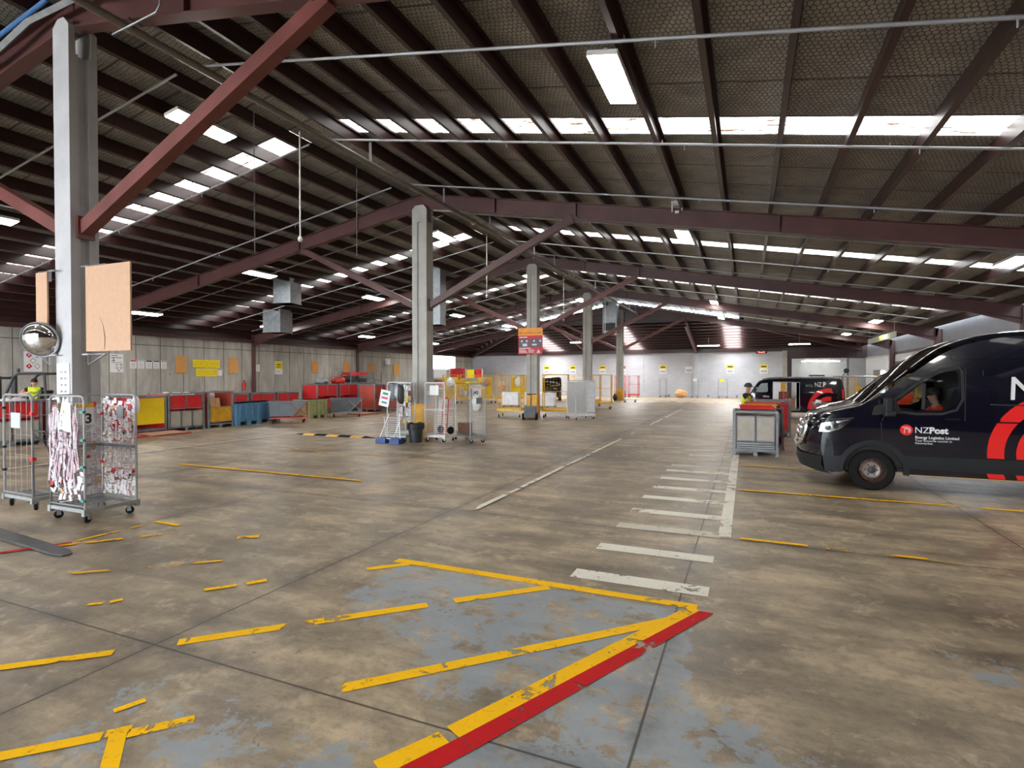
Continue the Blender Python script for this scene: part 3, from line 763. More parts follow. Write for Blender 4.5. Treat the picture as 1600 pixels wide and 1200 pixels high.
A = cage('roll cage packed with white label cards and pale ribbons in front of the tall column', (-8.6,4.87), 0, .78, .68, 1.73, 'SWN', 7, 15, group=None, shelf=.98)
cards(A, (-.37,.355), (.37,.355), .24, 1.66, 11, 18, -.015, .97)
cards(A, (-.405,-.32), (-.405,.32), .24, 1.6, 9, 18, -.015, .92)
cards(A, (-.37,-.34), (.37,-.34), .3, .95, 11, 8, -.012, .55, wts=(.55,.3,.02,.13))
m = MB()
for k in range(84):      # ribbons hanging down the near panel
    x = random.uniform(-.34,.30); z = random.uniform(.95,1.6); l = random.uniform(.2,.55); w_ = random.uniform(.012,.024); y = -.365-random.uniform(0,.03); dx = random.uniform(-.03,.03)
    pts = [(x+dx*t+.008*math.sin(9*t+k), y-.012*math.sin(5*t+k), z-l*t) for t in (0,.25,.5,.75,1)]
    o = len(m.v)
    for px_, py_, pz_ in pts: m.v += [(px_-w_,py_,pz_),(px_+w_,py_+random.uniform(-.004,.004),pz_)]
    for q in range(4): m.f.append((o+2*q,o+2*q+1,o+2*q+3,o+2*q+2)); m.m.append(random.choice((0,0,1,1,1)))
    if k % 3 == 0:
        for q in range(3): zz = z-l*(.2+.25*q); m.poly([(x-w_*.7+dx*.5,y-.016,zz),(x+w_*.7+dx*.5,y-.016,zz),(x+w_*.7+dx*.5,y-.016,zz+.016),(x-w_*.7+dx*.5,y-.016,zz+.016)], 2)
o = m.done('paper_ribbons', [pm('grey_white_ribbon', lin(188,182,186), .85, 0, .08, 12),pm('dusty_pink_ribbon', lin(180,154,164), .85, 0, .1, 12),M['dark']], A, smooth=False); o['kind'] = 'stuff'
m = MB(); m.poly([(-.06,-.40,1.32),(.22,-.41,1.3),(.2,-.40,1.45),(.16,-.385,1.64),(-.02,-.385,1.66),(-.05,-.395,1.5)]); m.poly([(-.08,-.402,1.28),(.24,-.414,1.24),(.22,-.41,1.34),(-.06,-.404,1.36)], 1)
m.done('hanging_note', [M['paper'], pm('cream_card', lin(236,224,204), .8)], A, smooth=False)
m = MB(); m.b2((-.375,-.03,1.28),(-.366,.21,1.6)); s = m.done('number_card', M['paper'], A)
m = MB(); m.b2((-.3655,-.03,1.54),(-.3635,.21,1.6)); m.done('card_stripe', M['rack_y'], s)
text('card_number', '3', .2, M['black'], s, (-.3645,.085,1.31), (PI/2,0,PI/2), .001, .006)
m = MB(); m.b2((.0,.305,1.38),(.15,.312,1.55)); m.done('grey_card', M['galv_d'], A)
for z in (.3,.76,1.12,1.5): m = MB(); m.b2((.345,-.375,z),(.415,-.335,z+.035)); m.done('hinge_strap', pm('teal_plastic', lin(60,130,124), .5), A)
for z in (.7,1.42): m = MB(); m.b2((-.41,.30,z),(-.35,.37,z+.035)); m.done('clamp', M['red'], A)
B = cage('half-empty roll cage with one wide-wired panel, left of the ribbon-covered cage', (-10.11,4.86), R(-2), .82, .36, 1.72, 'SE', 5, 5, group=None, rf=.018)
for z in (.75,1.42): m = MB(); m.b2((.37,-.2,z),(.44,-.15,z+.05)); m.done('clamp', M['red'], B)
for z in (.55,.9,1.5): m = MB(); m.b2((-.435,-.21,z),(-.385,-.16,z+.035)); m.done('clamp', M['black'], B)
m = MB(); m.b2((-.18,-.192,1.22),(.08,-.186,1.45)); m.done('blue_card', pm('pale_blue_card', lin(176,196,214), .7), B)

# pallet jack parked behind them
pj_ = root('pallet_jack', 'black-handled pallet jack standing between the two front roll cages', 'pallet jack', (-11.45,5.95,0), R(8))
m = MB(); m.b2((-.27,.15,.06),(-.11,1.25,.13)); m.b2((.11,.15,.06),(.27,1.25,.13)); m.b2((-.27,.0,.06),(.27,.18,.2)); m.done('forks', M['redp'], pj_)
m = MB(); m.lathe([(.07,.1),(.09,.12),(.09,.3),(.05,.34),(.05,.42)], (0,-.08,0), 14); m.done('pump', M['redp'], pj_)
m = MB(); m.tube((0,-.08,.4),(-.0,-.3,.86), .02, 8); m.path([(0,-.3,.84),(-.12,-.34,.92),(-.17,-.37,1.0),(-.14,-.38,1.04),(.14,-.38,1.04),(.17,-.37,1.0),(.12,-.34,.92)], .017, 8, closed=True); m.done('handle', M['black'], pj_)
for s in (-1, 1):
    m = MB(); m.lathe([(.03,-.025),(.085,-.025),(.09,-.01),(.09,.01),(.085,.025),(.03,.025)], (s*.07,-.08,.09), 18, 'x'); m.done('steer_wheel', M['rubber'], pj_)
    m = MB(); m.lathe([(.02,-.04),(.04,-.04),(.04,.04),(.02,.04)], (s*.19,1.1,.04), 14, 'x'); m.done('load_wheel', M['rubber'], pj_)

# dark steel fork blade lying on the floor
m = MB(); o_ = [(-1.3,-.085),(.85,-.085),(.98,-.05),(1.0,.0),(.98,.05),(.85,.085),(-1.3,.085)]
n = len(o_); v = [(x,y,0.006) for x,y in o_] + [(x,y,.06 if x < .5 else .06-.045*(x-.5)/.5) for x,y in o_]
m.add(v, [(i,(i+1)%n,n+(i+1)%n,n+i) for i in range(n)]+[tuple(reversed(range(n))),tuple(range(n,2*n))])
tag(m.done('fork_blade', pm('worn_dark_steel', lin(70,70,70), .45, .5, .15, 6, grain=.3), None, (-7.95,3.73,0), R(-4)), 'dark steel forklift blade lying flat on the floor at the left edge', 'fork blade')

# ------------------------------------------------------------------ boards, mirror and papers on the tall column
for k, (x0, x1, lab, cr_) in enumerate(((-8.94,-7.93,'split particle board on the right of the tall column above the roll cages',1), (-10.2,-9.905,'narrower particle board on the left of the tall column behind the round mirror',0))):
    r = root('notice_board', lab, 'notice board', ((x0+x1)/2,4.98,2.985), 0, None)
    w2 = (x1-x0)/2
    m = MB(); m.b2((-w2,-.012,-.62),(w2,.012,.62)); m.done('board', M['mdf'], r)
    for z in (-.66, .64):
        m = MB(); s = -1 if k == 0 else 1
        m.bar((s*w2,.03,z),(s*max(-w2,w2-.42),.03,z),.04,.006); m.bar((s*w2,.03,z-.0),(s*w2,.03,z-.16),.04,.006); m.bar((s*max(-w2,w2-.4),.03,z),(s*w2,.03,z-.15),.03,.006)
        m.bar((s*w2,.03,z),(s*(w2+.15),.03,z),.04,.02)
        m.done('bracket', M['galv'], r)
    if cr_:
        m = MB(); pts = [(-.18,-.1),(-.1,-.25),(-.06,-.42),(-.07,-.6)]
        for (a_, b_), (c_, d_), wa, wb in zip(pts, pts[1:], (.001,.006,.01), (.006,.01,.006)): m.poly([(a_-wa,-.0135,b_),(a_+wa,-.0135,b_),(c_+wb,-.0135,d_),(c_-wb,-.0135,d_)])
        m.done('split', pm('dark_split_wood', lin(70,48,36), .8), r)
r = root('convex_mirror', 'round convex safety mirror on an arm left of the tall column', 'mirror', (-9.98,4.9,2.56), 0)
nrm = Vector((.50,-.80,-.2)).normalized(); rot = nrm.to_track_quat('Z','Y').to_euler()
m = MB(); m.lathe([(.001,.085),(.08,.08),(.15,.062),(.21,.034),(.25,.002),(.262,-.02)], (0,0,0), 40, cap=False); o = m.done('mirror_dome', M['mirror'], r); o.rotation_euler = rot
m = MB(); m.lathe([(.255,-.03),(.27,-.03),(.275,-.01),(.27,.008),(.255,.004)], (0,0,0), 40, cap=False); m.lathe([(.262,-.02),(.17,-.06),(.05,-.08)], (0,0,0), 40); o = m.done('rim', pm('grey_mirror_rim', lin(120,124,130), .4), r); o.rotation_euler = rot
m = MB(); m.tube(-nrm*.08, (.1,.12,0), .012, 8); m.tube((.1,.12,0),(.1,.3,0),.012,8); m.tube((.1,.2,0),(.22,.2,0),.012,8); m.box((.08+.02,.3,0),(.02,.1,.14)); m.done('arm', M['galv_d'], r)
r = root('instruction_sheet', 'white instruction sheet with rows of grey pictograms on the tall column', 'sheet', (-9.72,5.073,1.75), 0)
m = MB(); m.b2((-.15,-.004,-.5),(.17,.004,.45)); m.done('sheet', M['paper'], r)
m = MB()
for i in range(7):
    for j in range(2): m.b2((-.06+.1*j,-.006,.3-.1*i),(-.0+.1*j,-.0045,.335-.1*i))
m.done('printed_rows', M['galv_d'], r, smooth=False)

# ------------------------------------------------------------------ stillages and bins
def stillage(label, loc, rz, w, d, h, front, group=None, top=None, lin_='red', leg=.12):
    """front is a list of (z0, z1, material, columns) bands facing local -y"""
    r = root('stillage', label, 'stillage', (*loc,0), rz, group)
    x, y = w/2, d/2; m = MB()
    for sx in (-1,1):
        for sy in (-1,1):
            m.b2((sx*x-.03,sy*y-.03,0),(sx*x+.03,sy*y+.03,h)); m.box((sx*x,sy*y,.015),(.1,.1,.03))
    for z in (leg+.02, h-.03):
        for s in (-1,1): m.bar((-x,s*y,z),(x,s*y,z),.04,.05); m.bar((s*x,-y,z),(s*x,y,z),.04,.05)
    m.b2((-x,-y,leg),(x,y,leg+.03)); m.b2((-x,-.06,0),(x,.06,leg)) ; m.b2((-.05,-y,0),(.05,y,leg))
    m.done('frame', M['galv_d'], r)
    m = MB(); m.b2((-x+.03,y-.02,leg+.03),(x-.03,y,h-.06)); m.b2((-x,-y+.03,leg+.03),(-x+.015,y-.03,h-.06)); m.b2((x-.015,-y+.03,leg+.03),(x,y-.03,h-.06)); m.done('side_panels', M[lin_], r)
    for z0, z1, mt, n in front:
        for k in range(n):
            m = MB(); a = -x+.04+(w-.08)*k/n+.012; b = -x+.04+(w-.08)*(k+1)/n-.012
            m.b2((a,-y-.012,z0),(b,-y+.006,z1))
            p = m.done('front_panel', M[mt], r)
            if mt != 'galv_d':
                q = MB()
                for zz in (z0+.02, z1-.02): q.b2((a,-y-.02,zz-.012),(b,-y-.012,zz+.012))
                for xx in (a+.01,b-.01): q.b2((xx-.012,-y-.02,z0),(xx+.012,-y-.012,z1))
                q.done('panel_rim', M['galv_d' if mt != 'ysheet' else 'ysheet'], p)
            else:
                q = MB()
                for zz in (.3,.55,.8): q.tube((a,-y-.016,z0+(z1-z0)*zz),(b,-y-.016,z0+(z1-z0)*zz),.018,6)
                q.done('panel_rib', M['galv'], p)
    return r
def bags(parent_label, loc, n, w, d, mats=('paper','tagp'), name='parcel_bag'):
    pass
def blob(name, label, cat, loc, s, mat, group=None, seed=0, rz=0):
    """soft filled bag"""
    random.seed(seed); bm = bmesh.new(); bmesh.ops.create_icosphere(bm, subdivisions=3, radius=1)
    for v in bm.verts:
        n = v.co.normalized(); k = 1+.10*math.sin(5*n.x+seed)*math.cos(4*n.y+seed*2)+.07*math.sin(9*n.z+3*n.x+seed)
        v.co = Vector((n.x*s[0]*k, n.y*s[1]*k, max(-.92,n.z*k)*s[2]+s[2]*.92))
    me = bpy.data.meshes.new(name); bm.to_mesh(me); bm.free(); me.materials.append(mat)
    me.polygons.foreach_set('use_smooth', [True]*len(me.polygons))
    o = bpy.data.objects.new(name, me); C.objects.link(o); o.location = loc; o.rotation_euler.z = rz
    return tag(o, label, cat, group)
def box_thing(name, label, cat, loc, s, mat, rz=0, group=None, lid=True, rx=0):
    m = MB(); m.b2((-s[0]/2,-s[1]/2,0),(s[0]/2,s[1]/2,s[2]))
    o = m.done(name, mat, None, loc, rz); o.rotation_euler.x = rx
    if lid:
        q = MB(); q.b2((-s[0]/2,-.025,s[2]),(s[0]/2,.025,s[2]+.002)); q.b2((-.025,-s[1]/2-.002,s[2]*.55),(.025,-s[1]/2,s[2])); q.done('tape', pm('packing_tape', lin(186,150,108), .4), o)
    return tag(o, label, cat, group)

HP = PI/2
gl = 'stillages along the left side'
s1 = stillage('red over grey stillage before the forklift, at the left edge of the photo', (-19.75,8.75), HP, 1.4, 1.05, 1.3, [(.16,.72,'ply',2),(.8,1.27,'red',2)], gl)
s2 = stillage('red over grey stillage before the forklift, nearer the tall column', (-19.75,10.3), HP, 1.4, 1.05, 1.3, [(.16,.72,'ply',2),(.8,1.27,'red',2)], gl)
s3 = stillage('stillage with one full-width yellow sheet front behind the floor ramps', (-19.55,12.5), HP, 1.2, 1.05, 1.32, [(.34,1.24,'ysheet',1)], gl)
s4 = stillage('stillage with two red panels over grey doors, between yellow-fronted stillages', (-19.55,13.9), HP, 1.38, 1.05, 1.4, [(.14,.74,'ply',3),(.8,1.32,'red',2)], gl)
s5 = stillage('stillage with a low yellow front and a cardboard box leaning inside', (-19.5,15.3), HP, 1.08, 1.05, 1.42, [(.22,.82,'rack_y',1)], gl, lin_='red_d')
box_thing('cardboard_box', 'plain cardboard box leaning inside the low yellow-fronted stillage', 'box', (-19.2,15.15,.52), (.5,.3,.62), M['card'], HP+.15, rx=-.15)
for k in range(5): blob('parcel_bag', 'white and pink parcel bags heaped in the two red and grey stillages by the forklift', 'parcel bag', (-19.72+.06*(k%2),(8.42,8.78,9.1,10.05,10.5)[k],1.0), (.33,.22,.19), M['paper' if k%2 else 'tagp'], 'parcel bags heaped in the red stillages', k+3)
for k in range(3): blob('parcel_bag', 'pale parcel bags showing above the red panels beside the yellow sheet', 'parcel bag', (-19.6,13.5+.42*k,1.06), (.3,.25,.18), M['tagp' if k==1 else 'paper'], 'parcel bags above the red panels', k+11)
for k in range(2): blob('parcel_bag', 'pale parcel bags behind the leaning cardboard box', 'parcel bag', (-19.75,15.0+.35*k,.95), (.25,.22,.25), M['tagp'], 'parcel bags behind the box', k+21)
blob('parcel_bag', 'white bag bulging beside the yellow sheet front, near the ribbon-covered roll cage', 'parcel bag', (-18.92,12.0,.75), (.09,.14,.3), M['paper'], None, 31)
# fold-down ramps on the floor
def ramp(label, loc, rz, s, tilt=.05):
    r = root('floor_ramp', label, 'ramp', (*loc,.012), rz); r.rotation_euler.x = tilt
    m = MB(); m.b2((-s[0]/2+.03,0.03,0.01),(s[0]/2-.03,s[1]-.03,.035)); m.done('deck', pm('scuffed_plywood', lin(178,152,126), .75, 0, .12, 4, grain=.3), r)
    m = MB()
    for a_, b_ in (((-s[0]/2,0,.02),(s[0]/2,0,.02)), ((-s[0]/2,s[1],.02),(s[0]/2,s[1],.02)), ((-s[0]/2,0,.02),(-s[0]/2,s[1],.02)), ((s[0]/2,0,.02),(s[0]/2,s[1],.02))): m.bar(a_, b_, .05, .05)
    m.done('edge_frame', M['red_d'], r)
ramp('plywood ramp with red edges lying before the yellow sheet stillage', (-17.95,12.6), HP, (1.35,.95), .03)
ramp('plywood ramp with red edges half hidden behind the ribbon-covered roll cage', (-18.1,11.15), HP, (1.2,.9), .05)
ramp('plywood ramp with red edges on the floor beside the second grey tub cart', (-18.2,23.6), HP, (1.3,1.0), .03)

def plastic_bin(label, loc, rz, mat, w=1.2, d=1.0, h=.86, group=None):
    r = root('pallet_bin', label, 'pallet bin', (*loc,0), rz, group)
    x, y = w/2, d/2; m = MB()
    for s in (-1,1):
        m.b2((-x,s*y-.03,.16),(x,s*y+.03,h)); m.b2((s*x-.03,-y,.16),(s*x+.03,y,h))
    m.b2((-x,-y,.14),(x,y,.2))
    for s in (-1,1): m.b2((-x-.02,s*(y+.01)-.04,h-.06),(x+.02,s*(y+.01)+.04,h)); m.b2((s*(x+.01)-.04,-y,h-.06),(s*(x+.01)+.04,y,h))
    for k in range(3):
        xx = (-x+.1, 0, x-.1)[k]; m.b2((xx-.1,-y-.02,0),(xx+.1,y+.02,.15))
    m.done('body', mat, r)
    m = MB()
    for s in (-1,1):
        for k in range(4): xx = -x+.18+(w-.36)*k/3; m.b2((xx-.025,s*(y+.045)-.02,.2),(xx+.025,s*(y+.045)+.02,h-.07))
        m.b2((-x+.2,s*(y+.04)-.012,.42),(x-.2,s*(y+.04)+.012,.47)); m.b2((-.2,s*(y+.045)-.015,.55),(.2,s*(y+.045)+.015,.68))
    m.done('ribs', mat, r)
    return r
plastic_bin('blue plastic pallet bin next to the low yellow-fronted stillage', (-19.45,16.55), HP, M['bluebin'], 1.25, 1.1, .9)
plastic_bin('blue plastic pallet bin behind the first grey tub cart', (-19.85,17.95), HP, M['bluebin'], 1.2, 1.1, .9)
plastic_bin('pale green plastic pallet bin between the two grey tub carts', (-19.3,20.45), HP, M['greenbin'], 1.1, 1.0, .9)
def tub_cart(label, loc, rz, fm):
    r = root('tub_cart', label, 'tub cart', (*loc,0), rz)
    m = MB(); A_ = [(-.75,-.42,.9),(.75,-.42,.9),(.75,.42,.9),(-.75,.42,.9)]; B_ = [(-.72,-.36,.3),(.25,-.36,.3),(.25,.36,.3),(-.72,.36,.3)]
    i_ = [(x*.94,y*.9,z) for x,y,z in A_]; j_ = [(x*.92,y*.88,z+.03) for x,y,z in B_]
    m.add(A_+B_+i_+j_, [(0,1,5,4),(1,2,6,5),(2,3,7,6),(3,0,4,7),(4,5,6,7),(0,8,9,1),(1,9,10,2),(2,10,11,3),(3,11,8,0),(8,12,13,9),(9,13,14,10),(10,14,15,11),(11,15,12,8),(12,15,14,13)])
    for s in (-1,1): m.bar((-.77,s*.43,.9),(.77,s*.43,.9),.05,.05)
    m.bar((-.76,-.43,.9),(-.76,.43,.9),.05,.05); m.bar((.76,-.43,.9),(.76,.43,.9),.05,.05)
    m.done('tub', M['tub'], r)
    m = MB()
    for s in (-1,1):
        m.bar((-.72,s*.38,.22),(.72,s*.38,.22),.04,.05); m.bar((.72,s*.42,.86),(.1,s*.39,.24),.03,.03); m.bar((.1,s*.42,.86),(.7,s*.39,.24),.03,.03); m.bar((.72,s*.42,.9),(.72,s*.38,.22),.035,.035)
    for x in (-.7,.0,.7): m.bar((x,-.38,.22),(x,.38,.22),.04,.05)
    m.done('frame', fm, r)
    for x in (-.6,.6):
        for y in (-.33,.33): caster(r, x, y, .07, fm, .3)
tub_cart('grey tipping tub cart on a rusty red frame beside the blue bins', (-18.25,18.05), R(40), M['red_d'])
tub_cart('grey tipping tub cart on a silver frame beside the pale green bin', (-18.35,21.9), R(40), M['galv'])
for k in range(3):
    stillage(['low red-lined stillage behind the blue bins, nearest of three','low red-lined stillage behind the rusty tub cart, middle of three','low red-lined stillage behind the pale green bin, farthest of three'][k], (-21.9,18.0+1.56*k), HP, 1.4, 1.0, 1.22, [(.2,.6,'ply',1),(.72,1.18,'red',2)], 'low red stillages')
for k in range(3):
    stillage(['tall red-lined stillage near the wall, nearest of three','tall red-lined stillage near the wall, middle of three','tall red-lined stillage near the wall, farthest of three'][k], (-21.3,23.3+1.72*k), HP, 1.55, 1.0, 1.6, [(.2,.8,'red_d',1),(.95,1.56,'red',2)], 'tall red stillages')
stillage('faded red mesh stillage next to the floor ramp, nearer one', (-19.8,26.0), HP, 1.3, 1.1, 1.55, [(.15,.75,'red_d',2),(.8,1.5,'red_d',2)], 'faded red stillages', lin_='red_d')
stillage('faded red mesh stillage behind the hanging notice cage, farther one', (-18.6,26.8), HP, 1.2, 1.1, 1.55, [(.15,.75,'red_d',2),(.8,1.5,'red_d',2)], 'faded red stillages', lin_='red_d')
stillage('ochre fronted stillage just beyond the two faded red ones', (-17.2,27.4), HP, 1.0, 1.0, 1.0, [(.2,.95,'rack_y',1)], None, lin_='red_d')
# rack of dark trays against the wall
r = root('tray_rack', 'rack of dark trays with a red top against the concrete wall', 'rack', (-27.9,35.2,0), HP)
m = MB()
for x in (-1.9,0,1.9):
    for y in (-.4,.4): m.b2((x-.03,y-.03,0),(x+.03,y+.03,2.35))
for z in (.5,1.0,1.5,2.0): m.b2((-1.9,-.4,z),(1.9,.4,z+.03))
m.done('frame', M['galv_d'], r)
for z in (.55,1.05,1.55):
    for x in (-1.4,-.5,.5,1.4): m = MB(); m.b2((x-.4,-.42,z),(x+.4,.35,z+.24)); m.b2((x-.42,-.44,z+.2),(x+.42,.37,z+.24)); m.done('tray', M['black' if (x<0) else 'galv_d'], r)
m = MB(); m.b2((-1.9,-.42,2.08),(0,.4,2.3)); m.done('red_crate', M['red'], r)
blob('parcel_bag', 'small red heap of bags on the nearest tall red stillage', 'parcel bag', (-21.2,24.6,1.52), (.45,.35,.25), M['redp'], None, 41)
blob('parcel_bag', 'grey bag heap on the middle tall red stillage', 'parcel bag', (-21.3,23.4,1.52), (.4,.3,.2), M['galv_d'], None, 42)

# ------------------------------------------------------------------ notices on the concrete wall
WX = -28.545
def notice(name, label, y0, y1, z0, z1, mat, group=None, cat='notice', t=.012):
    r = MB(); r.b2((0,y0,z0),(t,y1,z1)); o = r.done(name, mat, None, (WX,0,0)); return tag(o, label, cat, group)
def wall_bits(o, items):
    for nm, rects, mat in items:
        m = MB()
        for y0, y1, z0, z1 in rects: m.b2((.0125,y0,z0),(.0155,y1,z1))
        m.done(nm, mat, o)
def diamond(o, y, z, s, mat, edge):
    m = MB(); m.add([(.0125,y-s,z),(.0125,y,z-s),(.0125,y+s,z),(.0125,y,z+s),(.016,y-s,z),(.016,y,z-s),(.016,y+s,z),(.016,y,z+s)], [(0,1,2,3),(7,6,5,4),(0,4,5,1),(1,5,6,2),(2,6,7,3),(3,7,4,0)]); d = m.done('hazard_diamond', edge, o)
    m = MB(); k = s*.84; m.add([(.0165,y-k,z),(.0165,y,z-k),(.0165,y+k,z),(.0165,y,z+k)], [(0,1,2,3)]); m.lathe([(.001,-.03),(.03,-.02),(.02,.03),(.001,.07)], (.018,y,z), 8, m=1); m.done('symbol', [mat, M['paper']], d)
h = notice('hazard_sign', 'white sign with five hazard diamonds behind the round mirror', 13.44, 14.1, 2.2, 3.08, M['paper'], cat='sign')
for y, z, c in ((13.62,2.92,'red'),(13.92,2.92,'greenbin'),(13.77,2.68,'paper'),(13.62,2.44,'red'),(13.92,2.44,'paper')): diamond(h, y, z, .12, M[c], M['red' if c == 'red' else 'dark'])
h = notice('hazard_sign', 'white printed sign with small red diamonds right of the tall column', 16.9, 17.52, 2.2, 3.1, M['paper'], cat='sign')
for y, z, c in ((17.22,2.58,'red'),(17.42,2.58,'dark'),(17.22,2.42,'dark'),(17.42,2.42,'red'),(17.3,2.3,'red')): diamond(h, y, z, .07, M[c], M['dark'])
wall_bits(h, [('printed_text', [(16.95,17.25,3.0,3.03),(16.95,17.45,2.9,2.93),(17.05,17.08,2.7,2.9),(16.95,17.15,2.76,2.79),(16.95,17.45,2.66,2.68)], M['dark'])])
hd_ = [('red','red heading'),('bluep','pale blue heading'),('trouser','navy heading'),('dark','charcoal heading'),('mdf','orange heading')]
for k, (c, nm) in enumerate(hd_):
    y = 17.85 + .395*k
    h = notice('wall_notice', 'white notice with %s in the row of five on the concrete wall' % nm, y, y+.31, 2.4, 2.83, M['paper'], cat='notice')
    wall_bits(h, [('heading', [(y+.01,y+.30,2.75,2.82)], M[c] if k != 1 else pm('pale_blue_card', (.4,.5,.65), .7)), ('printed_text', [(y+.05,y+.26,2.66-.05*q,2.675-.05*q) for q in range(5)], M['galv_d'])])
ch = [(20.24,20.88,2.18,3.11,'orange chipboard panel between the five notices and the yellow sheets'),(23.55,24.2,2.17,3.11,'orange chipboard panel between the yellow sheets and a steel post'),(30.38,31.0,2.23,3.09,'orange chipboard panel right of the yellow and white poster'),(33.75,34.37,2.3,3.1,'orange chipboard panel just before the steel post above the tray rack'),(36.8,37.55,2.32,3.1,'orange chipboard panel just past the steel post above the tray rack'),(40.2,41.1,2.11,3.06,'orange chipboard panel farthest along the concrete wall')]
for y0,y1,z0,z1,lab in ch: notice('chipboard_panel', lab, y0, y1, z0, z1, M['chip'], cat='board', t=.025)
for k in range(9):
    row = 0 if k < 5 else 1; y = 21.25+.345*k if row == 0 else 21.45+.345*(k-5); z = 2.5 if row == 0 else 2.0
    o = notice('yellow_sheet', ['first','second','third','fourth','last'][k if row == 0 else k-5]+' yellow sheet in the %s row on the concrete wall, from the column side' % ('upper' if row == 0 else 'lower'), y, y+.325, z, z+.44, M['paper_y'], 'yellow sheets on the concrete wall', 'sheet')
    wall_bits(o, [('printed_text', [(y+.05,y+.27,z+.08+.06*q,z+.095+.06*q) for q in range(5)], pm('olive_print', lin(170,150,30), .8))])
notice('wall_notice', 'white card at the end of the lower row of yellow sheets', 22.84, 23.1, 2.03, 2.36, M['paper'], cat='sheet')
h = notice('poster', 'poster with yellow top and white bottom on the concrete wall', 27.05, 27.7, 2.13, 3.0, M['paper'], cat='poster')
wall_bits(h, [('yellow_band', [(27.07,27.68,2.5,2.98)], M['paper_y']), ('printed_text', [(27.2,27.5,2.6,2.66),(27.2,27.55,2.75,2.8),(27.15,27.5,2.3,2.33)], M['galv_d'])])
r = root('fire_extinguisher', 'red fire extinguisher hung on the concrete wall beside a steel post', 'fire extinguisher', (-28.42,24.55,1.15))
m = MB(); m.lathe([(.07,0),(.085,.02),(.085,.42),(.06,.48),(.03,.5)], (0,0,0), 18); m.done('cylinder', M['red'], r)
m = MB(); m.box((0,0,.53),(.05,.05,.06)); m.box((.04,0,.57),(.12,.03,.02)); m.path([(.02,0,.5),(.1,.02,.45),(.11,.03,.2)],.012,6); m.done('valve', M['black'], r)
notice('wall_notice', 'small white and red extinguisher sign fixed beside the steel post', 25.55, 25.85, 2.3, 2.75, M['paper'], cat='sign')
notice('meter_box', 'small white box high on the concrete wall near the far chipboard panels', 39.0, 39.5, 3.0, 3.5, M['white'], cat='meter box', t=.2)

# speed bump
r = root('speed_bump', 'low black and yellow rubber speed bump on the floor', 'speed bump', (-12.7,14.55,0))
prof = [(-.17,.0),(-.12,.03),(-.05,.05),(.05,.05),(.12,.03),(.17,.0)]
for k in range(7):
    x0 = -1.75+.5*k; m = MB()
    if k in (0, 6):
        s = -1 if k == 0 else 1; n = len(prof); xa = x0 if s > 0 else x0+.5
        v = [(xa,y,z+.001) for y,z in prof]+[(xa+s*.42,y*.35,.004) for y,z in prof]
        m.add(v, [(i,i+1,n+i+1,n+i) for i in range(n-1)]+[tuple(range(n)),(0,n,2*n-1,n-1)])
    else: m.prism([(y,z+.001) for y,z in prof], 'x', x0+.004, x0+.496)
    m.done('bump_segment', M['rubber' if k%2 == 0 else 'rack_y'], r)

# ------------------------------------------------------------------ things round the second column
E_ = cage('narrow roll cage hung with dark bags and a tilted notice, left of the second column', (-9.86,14.3), R(5), .62, .6, 1.82, 'SN', 10, 22, group=None, mid=(.72,))
m = MB(); m.box((-.38,-.34,1.33),(.34,.008,.5), 0, 0, 0, .2); nt = m.done('tilted_notice', M['paper'], E_)
m = MB(); m.box((-.35,-.347,1.47),(.18,.003,.07),0,0,0,.2); m.box((-.40,-.347,1.2),(.18,.003,.05),0,1,0,.2); m.box((-.38,-.347,1.34),(.22,.003,.06),0,2,0,.2); m.done('notice_print', [pm('green_print', lin(40,150,110), .7), pm('teal_print', lin(40,130,130), .7), pm('pink_print', lin(220,60,120), .7)], nt)
for k, (x, z, s, mt) in enumerate(((-.15,1.25,(.16,.1,.28),'tub'),(.02,1.3,(.14,.1,.25),'galv_d'),(.16,1.15,(.12,.09,.33),'black'))):
    blob('draped_bag', ['grey bag hanging on the left in the narrow roll cage','pale grey bag hanging in the middle of the narrow roll cage','black bag hanging on the right in the narrow roll cage'][k], 'bag', (-9.86+x,14.05,z), s, M[mt], 'bags in the narrow roll cage', 50+k)
r = root('hand_trolley', 'white tube hand trolley with two blue feet left of the black bin', 'trolley', (-9.82,13.72,0))
m = MB()
for s in (-1,1): m.path([(s*.38,-.1,.1),(s*.2,.12,.78),(s*.2,.16,.86)], .016, 8); m.path([(s*.12-.05,-.02,.1),(s*.3-.05,.12,.75)], .012, 6)
for k in range(11): t = k/10; m.tube((-.34+.16*t,-.07+.19*t,.14+.6*t),(.34-.16*t,-.07+.19*t,.14+.6*t), .006, 5)
m.tube((-.38,-.1,.14),(.38,-.1,.14), .016, 8); m.done('frame', M['white'], r)
for s in (-1,1): m = MB(); m.b2((s*.24-.17,-.22,.0),(s*.24+.17,.1,.13)); m.b2((s*.24-.14,-.18,.13),(s*.24+.14,.06,.17)); m.done('foot', M['bluep'], r)
G_ = cage('roll cage lined with white papers directly left of the second column', (-10.35,15.4), R(10), .5, .6, 1.78, 'SE', 8, 20, group=None)
cards(G_, (-.24,-.31),(.24,-.31),.5,1.7,5,7,-.01,.9,('tagw','tagp','paper','paper_y'),(.5,.2,.25,.05))
r = root('rubbish_bin', 'round black rubbish bin with a bag liner beside the second column', 'bin', (-9.22,14.12,0))
m = MB(); m.lathe([(.17,0),(.18,.01),(.225,.52),(.24,.53),(.24,.56),(.225,.56),(.21,.52),(.165,.03)], (0,0,0), 28); m.done('body', pm('black_bin_plastic', lin(40,46,50), .45), r)
m = MB(); m.lathe([(.247,.40),(.262,.47),(.25,.56),(.255,.585),(.23,.585),(.2,.5)], (0,0,0), 28, cap=False)
